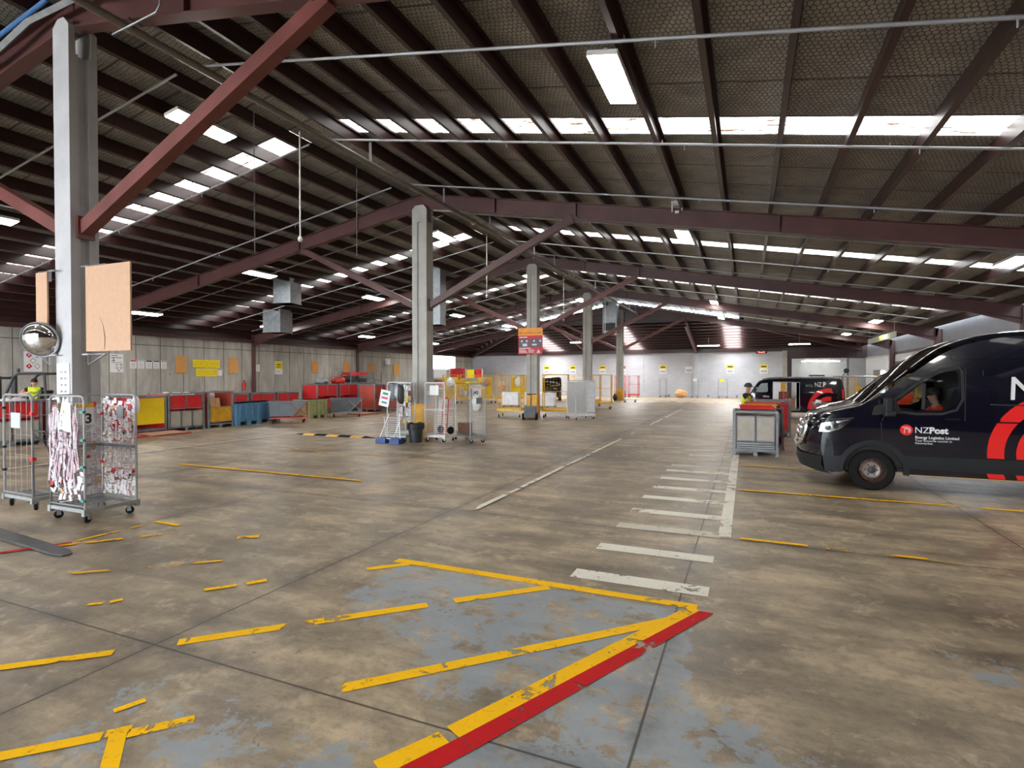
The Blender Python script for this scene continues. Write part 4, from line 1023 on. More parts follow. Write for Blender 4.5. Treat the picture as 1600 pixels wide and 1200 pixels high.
m.v = [(x*(1+.03*math.sin(7*math.atan2(y,x))),y*(1+.03*math.sin(7*math.atan2(y,x))),z+.02*math.sin(5*math.atan2(y,x))) for x,y,z in m.v]; m.done('bag_liner', M['black'], r)
H_ = cage('silver roll cage holding a red hand truck, right against the second column', (-8.72,14.72), R(-3), .72, .62, 1.8, 'SNW', 14, 24, 'white', group=None, mid=(.98,))
m = MB(); m.b2((-.16,-.335,1.43),(.16,-.327,1.72)); m.done('paper_sheet', M['paper'], H_)
r = root('hand_truck', 'red hand truck with grey wheels standing inside the silver roll cage', 'hand truck', (-8.62,14.78,.22), R(-20))
m = MB()
for s in (-1,1): m.path([(s*.13,0,.05),(s*.13,.06,.9),(s*.11,.09,1.05),(0,.1,1.12)], .016, 8)
for z in (.3,.6,.85): m.tube((-.13,.03,z),(.13,.03,z), .012, 6)
m.b2((-.2,-.16,0),(.2,.02,.012)); m.done('frame', M['redp'], r)
for s in (-1,1):
    m = MB(); m.lathe([(.05,-.03),(.1,-.035),(.12,-.02),(.12,.02),(.1,.035),(.05,.03)], (s*.24,.06,.12), 20, 'x'); w_ = m.done('wheel', M['rubber'], r)
    m = MB(); m.lathe([(.005,-.03),(.055,-.028),(.055,.028),(.005,.03)], (s*.24,.06,.12), 16, 'x'); m.done('hub', M['galv'], w_)
J_ = cage('wide empty roll cage with a J42 card, right of the second column', (-7.93,15.12), R(-38), 1.3, .5, 1.77, 'NEW', 16, 18, 'zinc', group=None)
m = MB(); m.b2((.655,-.18,1.42),(.663,.1,1.62)); s = m.done('number_card', M['paper'], J_)
text('card_number', 'J42', .13, M['dark'], s, (.664,-.155,1.47), (PI/2,0,PI/2), .001, .004, sx=1.0)
m = MB(); m.b2((.655,-.06,1.18),(.662,.14,1.36)); m.done('grey_card', M['galv_d'], J_)
blob('draped_bag', 'white sheets draped inside the wide J42 roll cage', 'bag', (-7.52,14.85,.95), (.16,.1,.3), pm('white_plastic_film', lin(214,216,206), .35), None, 61)
box_thing('cardboard_box', 'brown carton standing on the floor of the wide J42 roll cage', 'box', (-8.2,15.35,.22), (.4,.3,.32), pm('brown_carton', lin(132,100,82), .8), R(-38))

# ------------------------------------------------------------------ yellow cages farther in
def ycage(label, loc, rz=0, w=1.15, d=.85, h=2.05, sides='NWE', mt='cage_y', gr=None, deck=.42, dm='cage_y'):
    return cage(label, loc, rz, w, d, h, sides, 8, 14, mt, deck, M[dm] if dm else None, gr, (1.25,), .075, .02, .1)
ycage('yellow roll cage standing left of the loading guide column', (-10.75,24.95), R(10), 1.15, .9, 2.05)
ycage('yellow roll cage with deep yellow deck right of the loading guide column', (-8.55,25.35), R(14), 1.2, .95, 2.08)
ycage('yellow roll cage beside the fourth column', (-8.25,33.35), R(8), 1.15, .9, 2.08)
ycage('yellow roll cage just behind the fourth column', (-9.6,36.25), R(8), 1.0, .9, 2.08)
W_ = cage('white sheeted roll cage standing between the loading guide column and the fourth column', (-7.2,25.05), R(52), 1.1, .7, 1.8, 'SNE', 10, 14, 'white', group=None, mid=(1.0,))
m = MB(); m.b2((-.5,.36,.3),(.5,.372,1.75)); m.b2((.56,-.3,.3),(.572,.33,1.75)); m.done('sheet_lining', M['white'], W_)
r = root('floor_scrubber', 'small grey ride-behind scrubber at the foot of the loading guide column', 'scrubber', (-9.25,23.75,0), R(15))
m = MB(); m.prism([(-.35,.12),(.35,.12),(.4,.4),(.2,.62),(-.3,.58)], 'x', -.26, .26); m.done('body', M['tub'], r)
for s in (-1,1): m = MB(); m.lathe([(.05,-.05),(.13,-.05),(.15,-.03),(.15,.03),(.13,.05),(.05,.05)], (s*.3,-.2,.15), 18, 'x'); m.done('wheel', M['rubber'], r)
m = MB(); m.b2((-.3,.25,.05),(.3,.6,.3)); m.done('red_deck', M['redp'], r)
m = MB(); m.path([(0,.1,.6),(0,.3,1.1),(-.15,.34,1.16)], .025, 8); m.tube((-.22,.34,1.16),(.22,.34,1.16),.02,8); m.done('handle', M['dark'], r)
gy = 'yellow cages in the far left row'
for k in range(5):
    yc_ = ycage(['nearest','second','third','fourth','farthest'][k]+' yellow roll cage in the row beyond the second column', (-20.2+1.05*k,35.6+.75*k), R(25), 1.1, .9, 2.1, 'NWES' if k%2 else 'NWE', gr=gy)
    if k%2 == 0: m = MB(); m.b2((-.5,.36,.5),(.5,.38,1.95)); m.done('back_sheet', M['ysheet'], yc_)
    blob('parcel_bag', ['nearest','second','third','fourth','farthest'][k]+' pale load inside the row of yellow roll cages beyond the second column', 'parcel bag', (-20.2+1.05*k,35.6+.75*k,1.2-.3*(k%2)), (.34,.26,.38), M[('paper','paper_y','mdf','tagp','paper')[k]], 'loads in the yellow cages', 70+k)
r = root('storage_rack', 'tall rack of coloured crates under the bright wall opening', 'rack', (-26.2,47.5,0), R(35))
m = MB()
for x in (-2.4,-.8,.8,2.4):
    for y in (-.45,.45): m.b2((x-.04,y-.04,0),(x+.04,y+.04,2.75))
for z in (.8,1.75): m.b2((-2.4,-.45,z),(2.4,.45,z+.05))
m.done('frame', M['wallwhite'], r)
for k,(x,z,w_,h_,c) in enumerate(((-1.7,1.85,1.2,.85,'white'),(0,1.82,1.35,.95,'red'),(1.25,1.85,.7,.8,'paper_y'),(2.05,1.85,.55,.85,'red'),(-1.5,.9,1.2,.75,'red_d'),(.1,.9,1.2,.7,'rack_y'),(1.6,.9,1.2,.7,'greenbin'))):
    m = MB(); m.b2((x-w_/2,-.42,z),(x+w_/2,.4,z+h_)); m.b2((x-w_/2-.02,-.44,z+h_-.06),(x+w_/2+.02,.42,z+h_)); m.done('crate', M[c], r)
m = MB(); m.lathe([(.02,-.05),(.5,-.05),(.55,0),(.5,.05),(.02,.05)], (.1,-.55,2.25), 28, 'y'); m.done('red_disc', pm('deep_red_plastic', lin(170,16,40), .5), r)
for k, (x, y) in enumerate(((-14.3,33.2),(-13.0,34.0),(-11.8,33.2))):
    m = MB(); m.b2((-.55,-.45,.14),(.55,.45,.95)); o = m.done('wrapped_pallet', pm('white_stretch_wrap', lin(222,224,228), .3), None, (x,y,0), R(12))
    m = MB(); m.b2((-.58,-.48,0.09),(.58,.48,.13)); [m.b2((xx-.05,-.48,0),(xx+.05,.48,.09)) for xx in (-.5,0,.5)]; m.done('pallet', M['ply'], o)
    tag(o, ['white wrapped pallet load, leftmost of the three behind the yellow cages','white wrapped pallet load in the middle behind the yellow cages','white wrapped pallet load behind the scrubber and guide column'][k], 'pallet load', 'white wrapped pallet loads')

# loading guide sign
r = root('guide_sign', 'orange and red loading guide sign high on the third column', 'sign', (-9.75,25.02,3.72))
m = MB(); m.b2((-.63,-.015,-.64),(.63,.015,.64)); m.done('board', M['red'], r)
m = MB(); m.b2((-.63,-.019,.27),(.63,-.0155,.64)); b_ = m.done('orange_band', pm('orange_panel', lin(245,160,40), .5), r)
text('title', 'BELT LOADING GUIDE', .125, M['redp'], b_, (0,-.02,.35), (PI/2,0,0), .001, .003, 'CENTER', .92)
m = MB(); m.b2((-.6,-.019,-.29),(-.06,-.0155,.12)); m.b2((0,-.019,-.29),(.6,-.0155,.12)); p_ = m.done('photo_panel', pm('grey_print', lin(96,98,112), .6), r)
for x in (-.44,-.18,.2,.52): m = MB(); m.lathe([(.001,-.003),(.05,-.003),(.05,0),(.001,0)], (x,-.0195,.0), 14, 'y'); m.done('photo_detail', M['paper'], p_)
m = MB(); m.b2((-.4,-.022,-.25),(-.16,-.0195,-.12)); m.done('photo_detail', M['paper'], p_)
m = MB(); m.b2((.1,-.022,-.22),(.34,-.0195,-.14)); m.done('photo_detail', M['paper'], p_)
m = MB(); m.b2((-.58,-.019,.17),(-.15,-.0155,.21)); m.b2((-.58,-.019,-.37),(.02,-.0155,-.33))
for k in range(4): m.b2((-.58,-.019,-.43-.045*k),(-.25+.03*k,-.0155,-.41-.045*k)); m.b2((-.1,-.019,-.43-.045*k),(.2,-.0155,-.41-.045*k))
m.add([(.33,-.017,-.58),(.53,-.017,-.58),(.43,-.017,-.4)], [(0,1,2)]); m.done('printed_text', M['paper'], r)

# ------------------------------------------------------------------ overhead services
def duct(label, c, w, d, z0, z1, rz, grille=False):
    r = root('air_duct', label, 'duct', (c[0],c[1],z0), rz); h = z1-z0
    m = MB(); m.b2((-w/2,-d/2,0),(w/2,d/2,h))
    for k in range(1, int(h/.6)+1): m.b2((-w/2-.015,-d/2-.015,k*.6-.015),(w/2+.015,d/2+.015,k*.6+.015))
    m.b2((-w/2-.02,-d/2-.02,0),(w/2+.02,d/2+.02,.03)); m.done('casing', M['galv_d'], r)
    m = MB()
    for s in (-1,1):
        m.bar((-w/2,-d/2-.004,.03),(w/2,-d/2-.004,min(h,w)),.012,.004) if s > 0 else m.bar((w/2+.004,-d/2,.03),(w/2+.004,d/2,min(h,d)),.012,.004,up=(1,0,0))
    m.done('crease', M['galv'], r)
    if grille:
        m = MB(); m.b2((-w/2+.12,-d/2-.02,.14),(w/2-.12,-d/2-.005,.14+.62)); g_ = m.done('grille', M['black'], r)
duct('galvanised duct box hanging highest on the left roof slope', (-19.25,19.0), .85, .85, 5.28, 6.4, R(12))
duct('galvanised duct box hanging low on the left roof slope', (-23.5,22.5), 1.1, 1.0, 4.35, 5.6, R(8))
duct('tall galvanised duct behind the second column', (-14.1,23.3), .85, .8, 4.5, 7.3, R(10))
duct('grey duct with a black grille on the farthest column', (-10.25,44.3), 1.15, .8, 5.55, 8.0, 0, True)
for k, y in enumerate((10.1,20.3,30.5,40.6)):
    r = root('drop_pipe', ['nearest','second','third','farthest'][k]+' thin white drop pipe with a ball end hanging from the ridge', 'pipe', (-9.82,y,5.2), 0, 'drop pipes from the ridge')
    m = MB(); m.tube((0,0,.1),(0,0,2.62), .018, 8); m.done('pipe', M['pvc_w'], r)
    m = MB(); m.lathe([(.01,0),(.05,.03),(.06,.08),(.03,.13),(.018,.15)], (0,0,0), 14); m.done('ball_end', M['pvc_w'], r)
m = MB()
n_ = 70
for k in range(n_):
    z = 4.62+k*(3.3/n_); a_ = (.014,0) if k%2 else (0,.014)
    m.path([(a_[0]*math.cos(t),a_[1]*math.cos(t),z+.034*math.sin(t)) for t in [2*PI*q/8 for q in range(8)]], .005, 4, 0, True)
tag(m.done('hoist_chain', M['galv_d'], None, (-9.62,8.6,0)), 'long loose chain hanging from the ridge near the first braces', 'chain')
m = MB(); m.tube((0,0,5.23),(0,0,7.85), .006, 5); tag(m.done('hanging_wire', M['galv_d'], None, (-9.66,11.97,0)), 'thin straight wire hanging from the ridge before the second column', 'wire')
m = MB(); m.path([(-16,5.02,6.5),(-11.3,5.02,7.33),(-10.4,5.02,7.58),(-9.0,5.02,7.62),(-8.4,5.02,7.5)], .055, 4); tag(m.done('cable_tray', M['galv_d'], None), 'galvanised cable tray fixed along the nearest rafter', 'cable tray')
m = MB(); m.tube((-18,5.045,6.42),(-9.9,5.045,7.82), .034, 10); o = m.done('blue_pipe', M['bluepipe'], None, (0,-.03,-.04)); tag(o, 'blue pipe under the left roof slope at the corner of view', 'pipe')
m = MB(); m.path([(-7.3,5.0,7.5),(-7.3,5.0,7.0),(-7.38,5.0,6.92),(-8.3,5.0,6.85)], .013, 8); tag(m.done('conduit', M['galv_d'], None), 'thin conduit bent under the nearest rafter beside the tall column', 'conduit')
r = root('flood_light', 'small white floodlight bracket on top of the second rafter', 'flood light', (-1.74,15.12,6.45))
m = MB(); m.b2((-.14,-.1,.1),(.14,.1,.17)); m.b2((-.14,-.02,-.1),(-.11,.02,.12)); m.b2((.11,-.02,-.1),(.14,.02,.12)); m.b2((-.05,-.02,-.14),(.05,.06,-.08)); m.done('bracket', M['white'], r)
r = root('hanging_sign', 'long pale green hanging sign box above the parked van', 'sign', (6.6,35.2,4.05), 0)
m = MB(); m.b2((-.03,-3.3,-.14),(.03,3.3,.14)); m.done('panel', pm('pale_green_panel', lin(170,184,160), .5), r)
m = MB(); m.b2((-.034,-.6,-.1),(-.03,.6,.1)); m.done('printed_patch', pm('lime_print', lin(190,200,90), .6), r)
m = MB(); [m.tube((0,y,.14),(0,y,.85),.01,6) for y in (-3,3)]; m.done('hanger', M['galv'], r)
# ------------------------------------------------------------------ people
def skin(name, pts, edges, mat, parent, sub=2, rootv=0):
    ks = list(pts); me = bpy.data.meshes.new(name)
    me.from_pydata([pts[k][0] for k in ks], [(ks.index(a), ks.index(b)) for a, b in edges], [])
    me.materials.append(mat); o = bpy.data.objects.new(name, me); C.objects.link(o)
    if parent: o.parent = parent
    md = o.modifiers.new('skin', 'SKIN'); md.use_smooth_shade = True
    if not me.skin_vertices: me.skin_vertices.new(name='')
    sv = me.skin_vertices[0].data
    for i, k in enumerate(ks):
        r = pts[k][1]; sv[i].radius = r if isinstance(r, tuple) else (r, r); sv[i].use_root = (i == rootv)
    o.modifiers.new('sub', 'SUBSURF').levels = sub; o.modifiers['sub'].render_levels = sub
    return o
def V(*a): return Vector(a)
def person(label, loc, rz, J, wear, cap=None, group=None):
    """J: joint positions in a frame facing local -y; wear: list of clothing names"""
    r = root('person', label, 'person', loc, rz, group)
    P = {}
    pel, chest, neck, head = J['pelvis'], J['chest'], J['neck'], J['head']
    fwd = J.get('face', V(0,-1,0)).normalized(); up = (head-neck).normalized(); side = fwd.cross(up).normalized()
    P['pelvis'] = (pel, (.135,.10)); P['waist'] = (pel.lerp(chest,.5), (.12,.095)); P['chest'] = (chest, (.145,.105)); P['upper'] = (chest.lerp(neck,.6), (.105,.08)); P['neck'] = (neck, .052)
    P['jaw'] = (head - up*.055 + fwd*.02, (.058,.062)); P['skull'] = (head + up*.03 + fwd*.004, (.076,.088)); P['crown'] = (head + up*.085 - fwd*.008, (.056,.066))
    P['nose'] = (head - up*.012 + fwd*.098, .012); P['nosebr'] = (head + fwd*.075, .016)
    E_ = [('pelvis','waist'),('waist','chest'),('chest','upper'),('upper','neck'),('neck','jaw'),('jaw','skull'),('skull','crown'),('skull','nosebr'),('nosebr','nose')]
    for s, k in (('l',1),('r',-1)):
        P['ear'+s] = (head + side*k*.088 + up*.01, .016); E_.append(('skull','ear'+s))
        sh, el, wr = J['sh'+s], J['el'+s], J['wr'+s]
        P['sh'+s] = (sh, .058); P['ua'+s] = (sh.lerp(el,.5), .05); P['el'+s] = (el, .041); P['fa'+s] = (el.lerp(wr,.4), .039); P['wr'+s] = (wr, .026)
        E_ += [('upper','sh'+s),('sh'+s,'ua'+s),('ua'+s,'el'+s),('el'+s,'fa'+s),('fa'+s,'wr'+s)]
        hd = J.get('hd'+s, (wr-el).normalized()).normalized(); pn = J.get('pn'+s, V(0,0,-1)); ac = hd.cross(pn).normalized()
        P['palm'+s] = (wr + hd*.05, (.036,.016)); E_.append(('wr'+s,'palm'+s))
        for i, (off, ln_) in enumerate(((-.030,.062),(-.010,.074),(.011,.070),(.030,.054))):
            b = wr + hd*.088 + ac*off; m_ = b + hd*ln_*.5 + pn*.008; t_ = b + hd*ln_*.85 + pn*.03
            P['f%d%s' % (i,s)] = (b, .010); P['g%d%s' % (i,s)] = (m_, .0085); P['h%d%s' % (i,s)] = (t_, .007)
            E_ += [('palm'+s,'f%d%s' % (i,s)),('f%d%s' % (i,s),'g%d%s' % (i,s)),('g%d%s' % (i,s),'h%d%s' % (i,s))]
        b = wr + hd*.03 - ac*.032; P['t0'+s] = (b, .012); P['t1'+s] = (b + hd*.03 - ac*.024 + pn*.01, .010); P['t2'+s] = (b + hd*.058 - ac*.028 + pn*.018, .008)
        E_ += [('palm'+s,'t0'+s),('t0'+s,'t1'+s),('t1'+s,'t2'+s)]
        hp, kn, an, to = J['hp'+s], J['kn'+s], J['an'+s], J['to'+s]
        P['hp'+s] = (hp, .085); P['th'+s] = (hp.lerp(kn,.5), .075); P['kn'+s] = (kn, .055); P['ca'+s] = (kn.lerp(an,.35), .052); P['an'+s] = (an, .036); P['to'+s] = (to, (.042,.026))
        E_ += [('pelvis','hp'+s),('hp'+s,'th'+s),('th'+s,'kn'+s),('kn'+s,'ca'+s),('ca'+s,'an'+s),('an'+s,'to'+s)]
    skin('body', P, E_, M['skin'], r)
    def grow(name, keys, edges, mat, add):
        Q = {}
        for k in keys:
            rr = P[k][1]; rr = rr if isinstance(rr, tuple) else (rr, rr); Q[k] = (P[k][0], (rr[0]+add, rr[1]+add))
        return skin(name, Q, edges, mat, r)
    if 'trousers' in wear:
        ks = ['pelvis','waist'] + [a+s for s in 'lr' for a in ('hp','th','kn','ca','an')]
        ed = [('pelvis','waist')] + [e for s in 'lr' for e in (('pelvis','hp'+s),('hp'+s,'th'+s),('th'+s,'kn'+s),('kn'+s,'ca'+s),('ca'+s,'an'+s))]
        grow('trousers', ks, ed, M['trouser'], .016)
        for s in 'lr': grow('boot', ['an'+s,'to'+s], [('an'+s,'to'+s)], M['black'], .028)
    ks = ['chest','pelvis','waist','upper'] + [a+s for s in 'lr' for a in ('sh','ua')]
    ed = [('pelvis','waist'),('waist','chest'),('chest','upper')] + [e for s in 'lr' for e in (('upper','sh'+s),('sh'+s,'ua'+s))]
    if wear[0] == 'long':
        ks += ['el'+s for s in 'lr'] + ['fa'+s for s in 'lr']; ed += [(a,b) for s in 'lr' for a,b in (('ua'+s,'el'+s),('el'+s,'fa'+s))]
    sh_ = grow('shirt', ks, ed, M['hivis_o'] if 'orange' in wear else M['tee'], .013)
    if 'vest' in wear:
        ks = ['chest','pelvis','waist','upper','shl','shr']; ed = [('pelvis','waist'),('waist','chest'),('chest','upper'),('upper','shl'),('upper','shr')]
        v = grow('hi_vis_vest', ks, ed, M['hivis'], .024)
    if 'band' in wear:
        for s in 'lr':
            m = MB(); a, b = P['ua'+s][0], P['el'+s][0]; m.tube(a.lerp(b,.35), a.lerp(b,.75), .07, 14, 0, .064); m.done('reflective_band', M['reflect'], r)
    # hair or cap, eyes
    q = up.to_track_quat('Z','Y') if False else None
    Mx = Matrix((side, -fwd, up)).transposed().to_4x4()
    m = MB(); m.lathe([(.098,-.0),(.104,.03),(.098,.07),(.07,.112),(.03,.13),(.001,.133)], (0,0,0), 20, cap=False)
    m.v = [tuple((Mx @ Vector((x*.92, y*1.1+.012, z))) + head + up*.022) for x,y,z in m.v]
    if cap: 
        n0 = len(m.v); pk = [(-.07,-.09,.02),(.07,-.09,.02),(.055,-.17,.008),(0,-.185,.006),(-.055,-.17,.008)]
        m.add([tuple((Mx @ Vector(p)) + head + up*.022) for p in pk] + [tuple((Mx @ Vector((p[0],p[1],p[2]+.012))) + head + up*.022) for p in pk], [(0,1,2,3,4),(9,8,7,6,5),(0,5,6,1),(1,6,7,2),(2,7,8,3),(3,8,9,4),(4,9,5,0)])
        m.done('cap', cap, r)
    else: m.done('hair', M['hair'], r)
    for k in (-1,1):
        e = MB(); c_ = head + side*k*.032 + fwd*.083 + up*.022; e.lathe([(.001,-.008),(.008,-.004),(.008,.004),(.001,.008)], tuple(c_), 10); e.done('eye', M['hair'], r)
    return r

# standing parcel handler behind the right-hand stillages, facing the van (towards +x)
man = dict(pelvis=V(0,0,.94), chest=V(0,-.05,1.27), neck=V(0,-.07,1.50), head=V(0,-.10,1.655), face=V(.25,-1,-.05),
    shl=V(.19,-.06,1.44), ell=V(.26,-.22,1.19), wrl=V(.16,-.44,1.13), shr=V(-.19,-.06,1.44), elr=V(-.25,-.2,1.18), wrr=V(-.16,-.43,1.1),
    hpl=V(.09,0,.9), knl=V(.1,-.03,.49), anl=V(.1,.04,.09), tol=V(.11,-.12,.04), hpr=V(-.09,0,.9), knr=V(-.1,-.01,.49), anr=V(-.1,.05,.09), tor=V(-.11,-.11,.04))
person('person in a yellow hi-vis vest and dark cap reaching over the right-hand stillages', (-.08,18.2,0), R(72), man, ['short','vest','trousers'], pm('charcoal_cap', lin(58,58,58), .8))

# ------------------------------------------------------------------ forklift with seated driver
FL = (-22.95,10.85)
r = root('forklift', 'forklift with a grey overhead guard parked behind the red stillages', 'forklift', (*FL,0), R(-67))
m = MB(); m.prism([(-.5,.25),(1.1,.25),(1.2,.5),(1.15,1.0),(.75,1.08),(.55,.85),(-.1,.8),(-.25,.55),(-.5,.5)], 'x', -.5, .5); m.done('chassis', pm('forklift_grey', lin(78,82,84), .45), r)
m = MB(); m.prism([(.75,.4),(1.25,.4),(1.3,.75),(1.2,1.05),(.75,1.09)], 'x', -.53, .53); m.done('counterweight', M['dark'], r)
m = MB(); m.b2((-.27,.1,.85),(.27,.6,.97)); m.prism([(.52,.95),(.64,.95),(.76,1.5),(.68,1.52)], 'x', -.25, .25); m.done('seat', M['black'], r)
m = MB()
for s in (-1,1): m.path([(s*.46,-.45,.5),(s*.45,-.32,1.3),(s*.44,-.02,1.98),(s*.43,.12,2.08),(s*.43,.95,2.1),(s*.43,1.02,2.05),(s*.46,1.1,1.05)], .04, 8)
for y in (.1,.32,.54,.76,.96): m.bar((-.43,y,2.1),(.43,y,2.1),.03,.05)
m.done('overhead_guard', M['dark'], r)
m = MB()
for s in (-1,1): m.b2((s*.3-.05,-.75,.1),(s*.3+.05,-.6,2.0))
for z in (.3,1.1,1.9): m.b2((-.35,-.72,z),(.35,-.63,z+.08))
m.done('mast', M['dark'], r)
for s in (-1,1): m = MB(); m.b2((s*.22-.05,-1.75,.05),(s*.22+.05,-.78,.09)); m.b2((s*.22-.05,-.8,.05),(s*.22+.05,-.75,.6)); m.done('fork', M['dark'], r)
for s in (-1,1):
    for y, rr in ((-.3,.3),(.85,.24)): m = MB(); m.lathe([(.1,-.09),(rr*.9,-.09),(rr,-.05),(rr,.05),(rr*.9,.09),(.1,.09)], (s*.48,y,rr), 22, 'x'); m.done('wheel', M['rubber'], r)
m = MB(); m.tube((0,-.25,.8),(0,-.08,1.12),.025,8); m.path([(.16*math.cos(2*PI*k/16),-.08-.0+.05*math.sin(2*PI*k/16),1.14+.15*math.sin(2*PI*k/16)) for k in range(16)], .014, 6, 0, True); m.done('steering_wheel', M['black'], r)
m = MB(); m.box((.5,.2,2.2),(.06,.06,.12)); m.box((-.3,1.05,2.17),(.07,.07,.1)); m.box((-.48,1.05,2.0),(.08,.05,.06)); m.done('beacon', M['black'], r)
drv = dict(pelvis=V(0,.0,1.03), chest=V(-.02,-.06,1.33), neck=V(-.02,-.08,1.56), head=V(-.02,-.11,1.71), face=V(.1,-1,-.1),
    shl=V(.18,-.07,1.5), ell=V(.33,-.2,1.33), wrl=V(.1,-.36,1.36), shr=V(-.22,-.07,1.5), elr=V(-.38,-.18,1.33), wrr=V(-.13,-.38,1.38),
    hdl=V(-.9,-.25,0), hdr=V(.9,-.2,0), hpl=V(.1,-.05,1.0), knl=V(.16,-.48,.98), anl=V(.16,-.52,.55), tol=V(.17,-.66,.5), hpr=V(-.1,-.05,1.0), knr=V(-.16,-.48,.98), anr=V(-.16,-.52,.55), tor=V(-.17,-.66,.5))
person('person in a black tee and yellow hi-vis vest sitting in the forklift with folded arms', (FL[0]+.30,FL[1]+.13,.07), R(62), drv, ['short','vest','trousers'])

# ------------------------------------------------------------------ vans
def poly_panel(outer, holes, fn, grid, off=0.):
    """triangulated flat outline (with holes) bent onto a surface fn(x,z) -> (x,y,z)"""
    pts = [Vector(p) for p in outer]; loops = [list(range(len(pts)))]
    for h in holes:
        o = len(pts); pts += [Vector(p) for p in h]; loops.append(list(range(o, len(pts))))
    edges = [(l[i], l[(i+1) % len(l)]) for l in loops for i in range(len(l))]
    def inside(p, poly):
        c = False; n = len(poly); j = n-1
        for i in range(n):
            a, b = poly[i], poly[j]
            if (a[1] > p[1]) != (b[1] > p[1]) and p[0] < (b[0]-a[0])*(p[1]-a[1])/(b[1]-a[1])+a[0]: c = not c
            j = i
        return c
    xs = [p[0] for p in outer]; zs = [p[1] for p in outer]
    g = grid; x = min(xs)+g*.5
    while x < max(xs):
        z = min(zs)+g*.5
        while z < max(zs):
            if inside((x,z), outer) and not any(inside((x,z), h) for h in holes): pts.append(Vector((x,z)))
            z += g
        x += g
    vs, es, fs, *_ = delaunay_2d_cdt(pts, edges, [], 0, 1e-5)
    keep = []
    for f in fs:
        c = sum((vs[i] for i in f), Vector((0,0)))/len(f)
        if inside(c, outer) and not any(inside(c, h) for h in holes): keep.append(tuple(f))
    m = MB(); m.add([fn(v.x, v.y, off) for v in vs], keep); return m
def arc(cx, cz, r, a0, a1, n=18): return [(cx+r*math.cos(R(a0+(a1-a0)*k/n)), cz+r*math.sin(R(a0+(a1-a0)*k/n))) for k in range(n+1)]
def smooth(pts, n=4):
    """Catmull-Rom through the points"""
    out = []
    for i in range(len(pts)-1):
        p0, p1, p2, p3 = pts[max(i-1,0)], pts[i], pts[i+1], pts[min(i+2,len(pts)-1)]
        for k in range(n):
            t = k/n
            out.append(tuple(.5*((2*p1[j])+(-p0[j]+p2[j])*t+(2*p0[j]-5*p1[j]+4*p2[j]-p3[j])*t*t+(-p0[j]+3*p1[j]-3*p2[j]+p3[j])*t**3) for j in range(len(p1))))
    return out + [tuple(pts[-1])]
def wheel(parent, x, y, r, side, name='wheel'):
    w = MB(); W = .11
    w.lathe([(r*.62,-W),(r*.9,-W),(r*.985,-W*.8),(r,-W*.4),(r,W*.4),(r*.985,W*.8),(r*.9,W),(r*.62,W)], (x,y,r), 36, 'y', cap=False)
    o = w.done(name, M['rubber'], parent)
    q = MB(); s = side
    q.lathe([(r*.64,s*-.09),(r*.62,s*-.02),(r*.56,s*-.0),(r*.52,s*-.05),(r*.42,s*-.06)], (x,y,r), 36, 'y', cap=False); q.done('rim_ring', M['rust'], o)
    q = MB(); q.lathe([(r*.42,s*-.06),(r*.40,s*-.075),(r*.36,s*-.04),(r*.2,s*-.03),(r*.18,s*-.07),(.01,s*-.075)], (x,y,r), 36, 'y', cap=False); q.done('rim', M['steelrim'], o)
    q = MB(); q.lathe([(r*.17,s*-.08),(r*.15,s*-.10),(.01,s*-.11)], (x,y,r), 20, 'y', cap=False)
    for k in range(6): a = 2*PI*k/6; q.tube((x+r*.26*math.cos(a),y+s*-.06,r+r*.26*math.sin(a)),(x+r*.26*math.cos(a),y+s*-.03,r+r*.26*math.sin(a)),.014,6)
    q.done('hub', M['dark'], o)
    q = MB()
    for k in range(12): a = 2*PI*(k+.5)/12; q.lathe([(.02,s*-.062),(.001,s*-.063)], (x+r*.46*math.cos(a),y,r+r*.46*math.sin(a)), 8, 'y')
    q.done('rim_hole', M['black'], o)
    return o
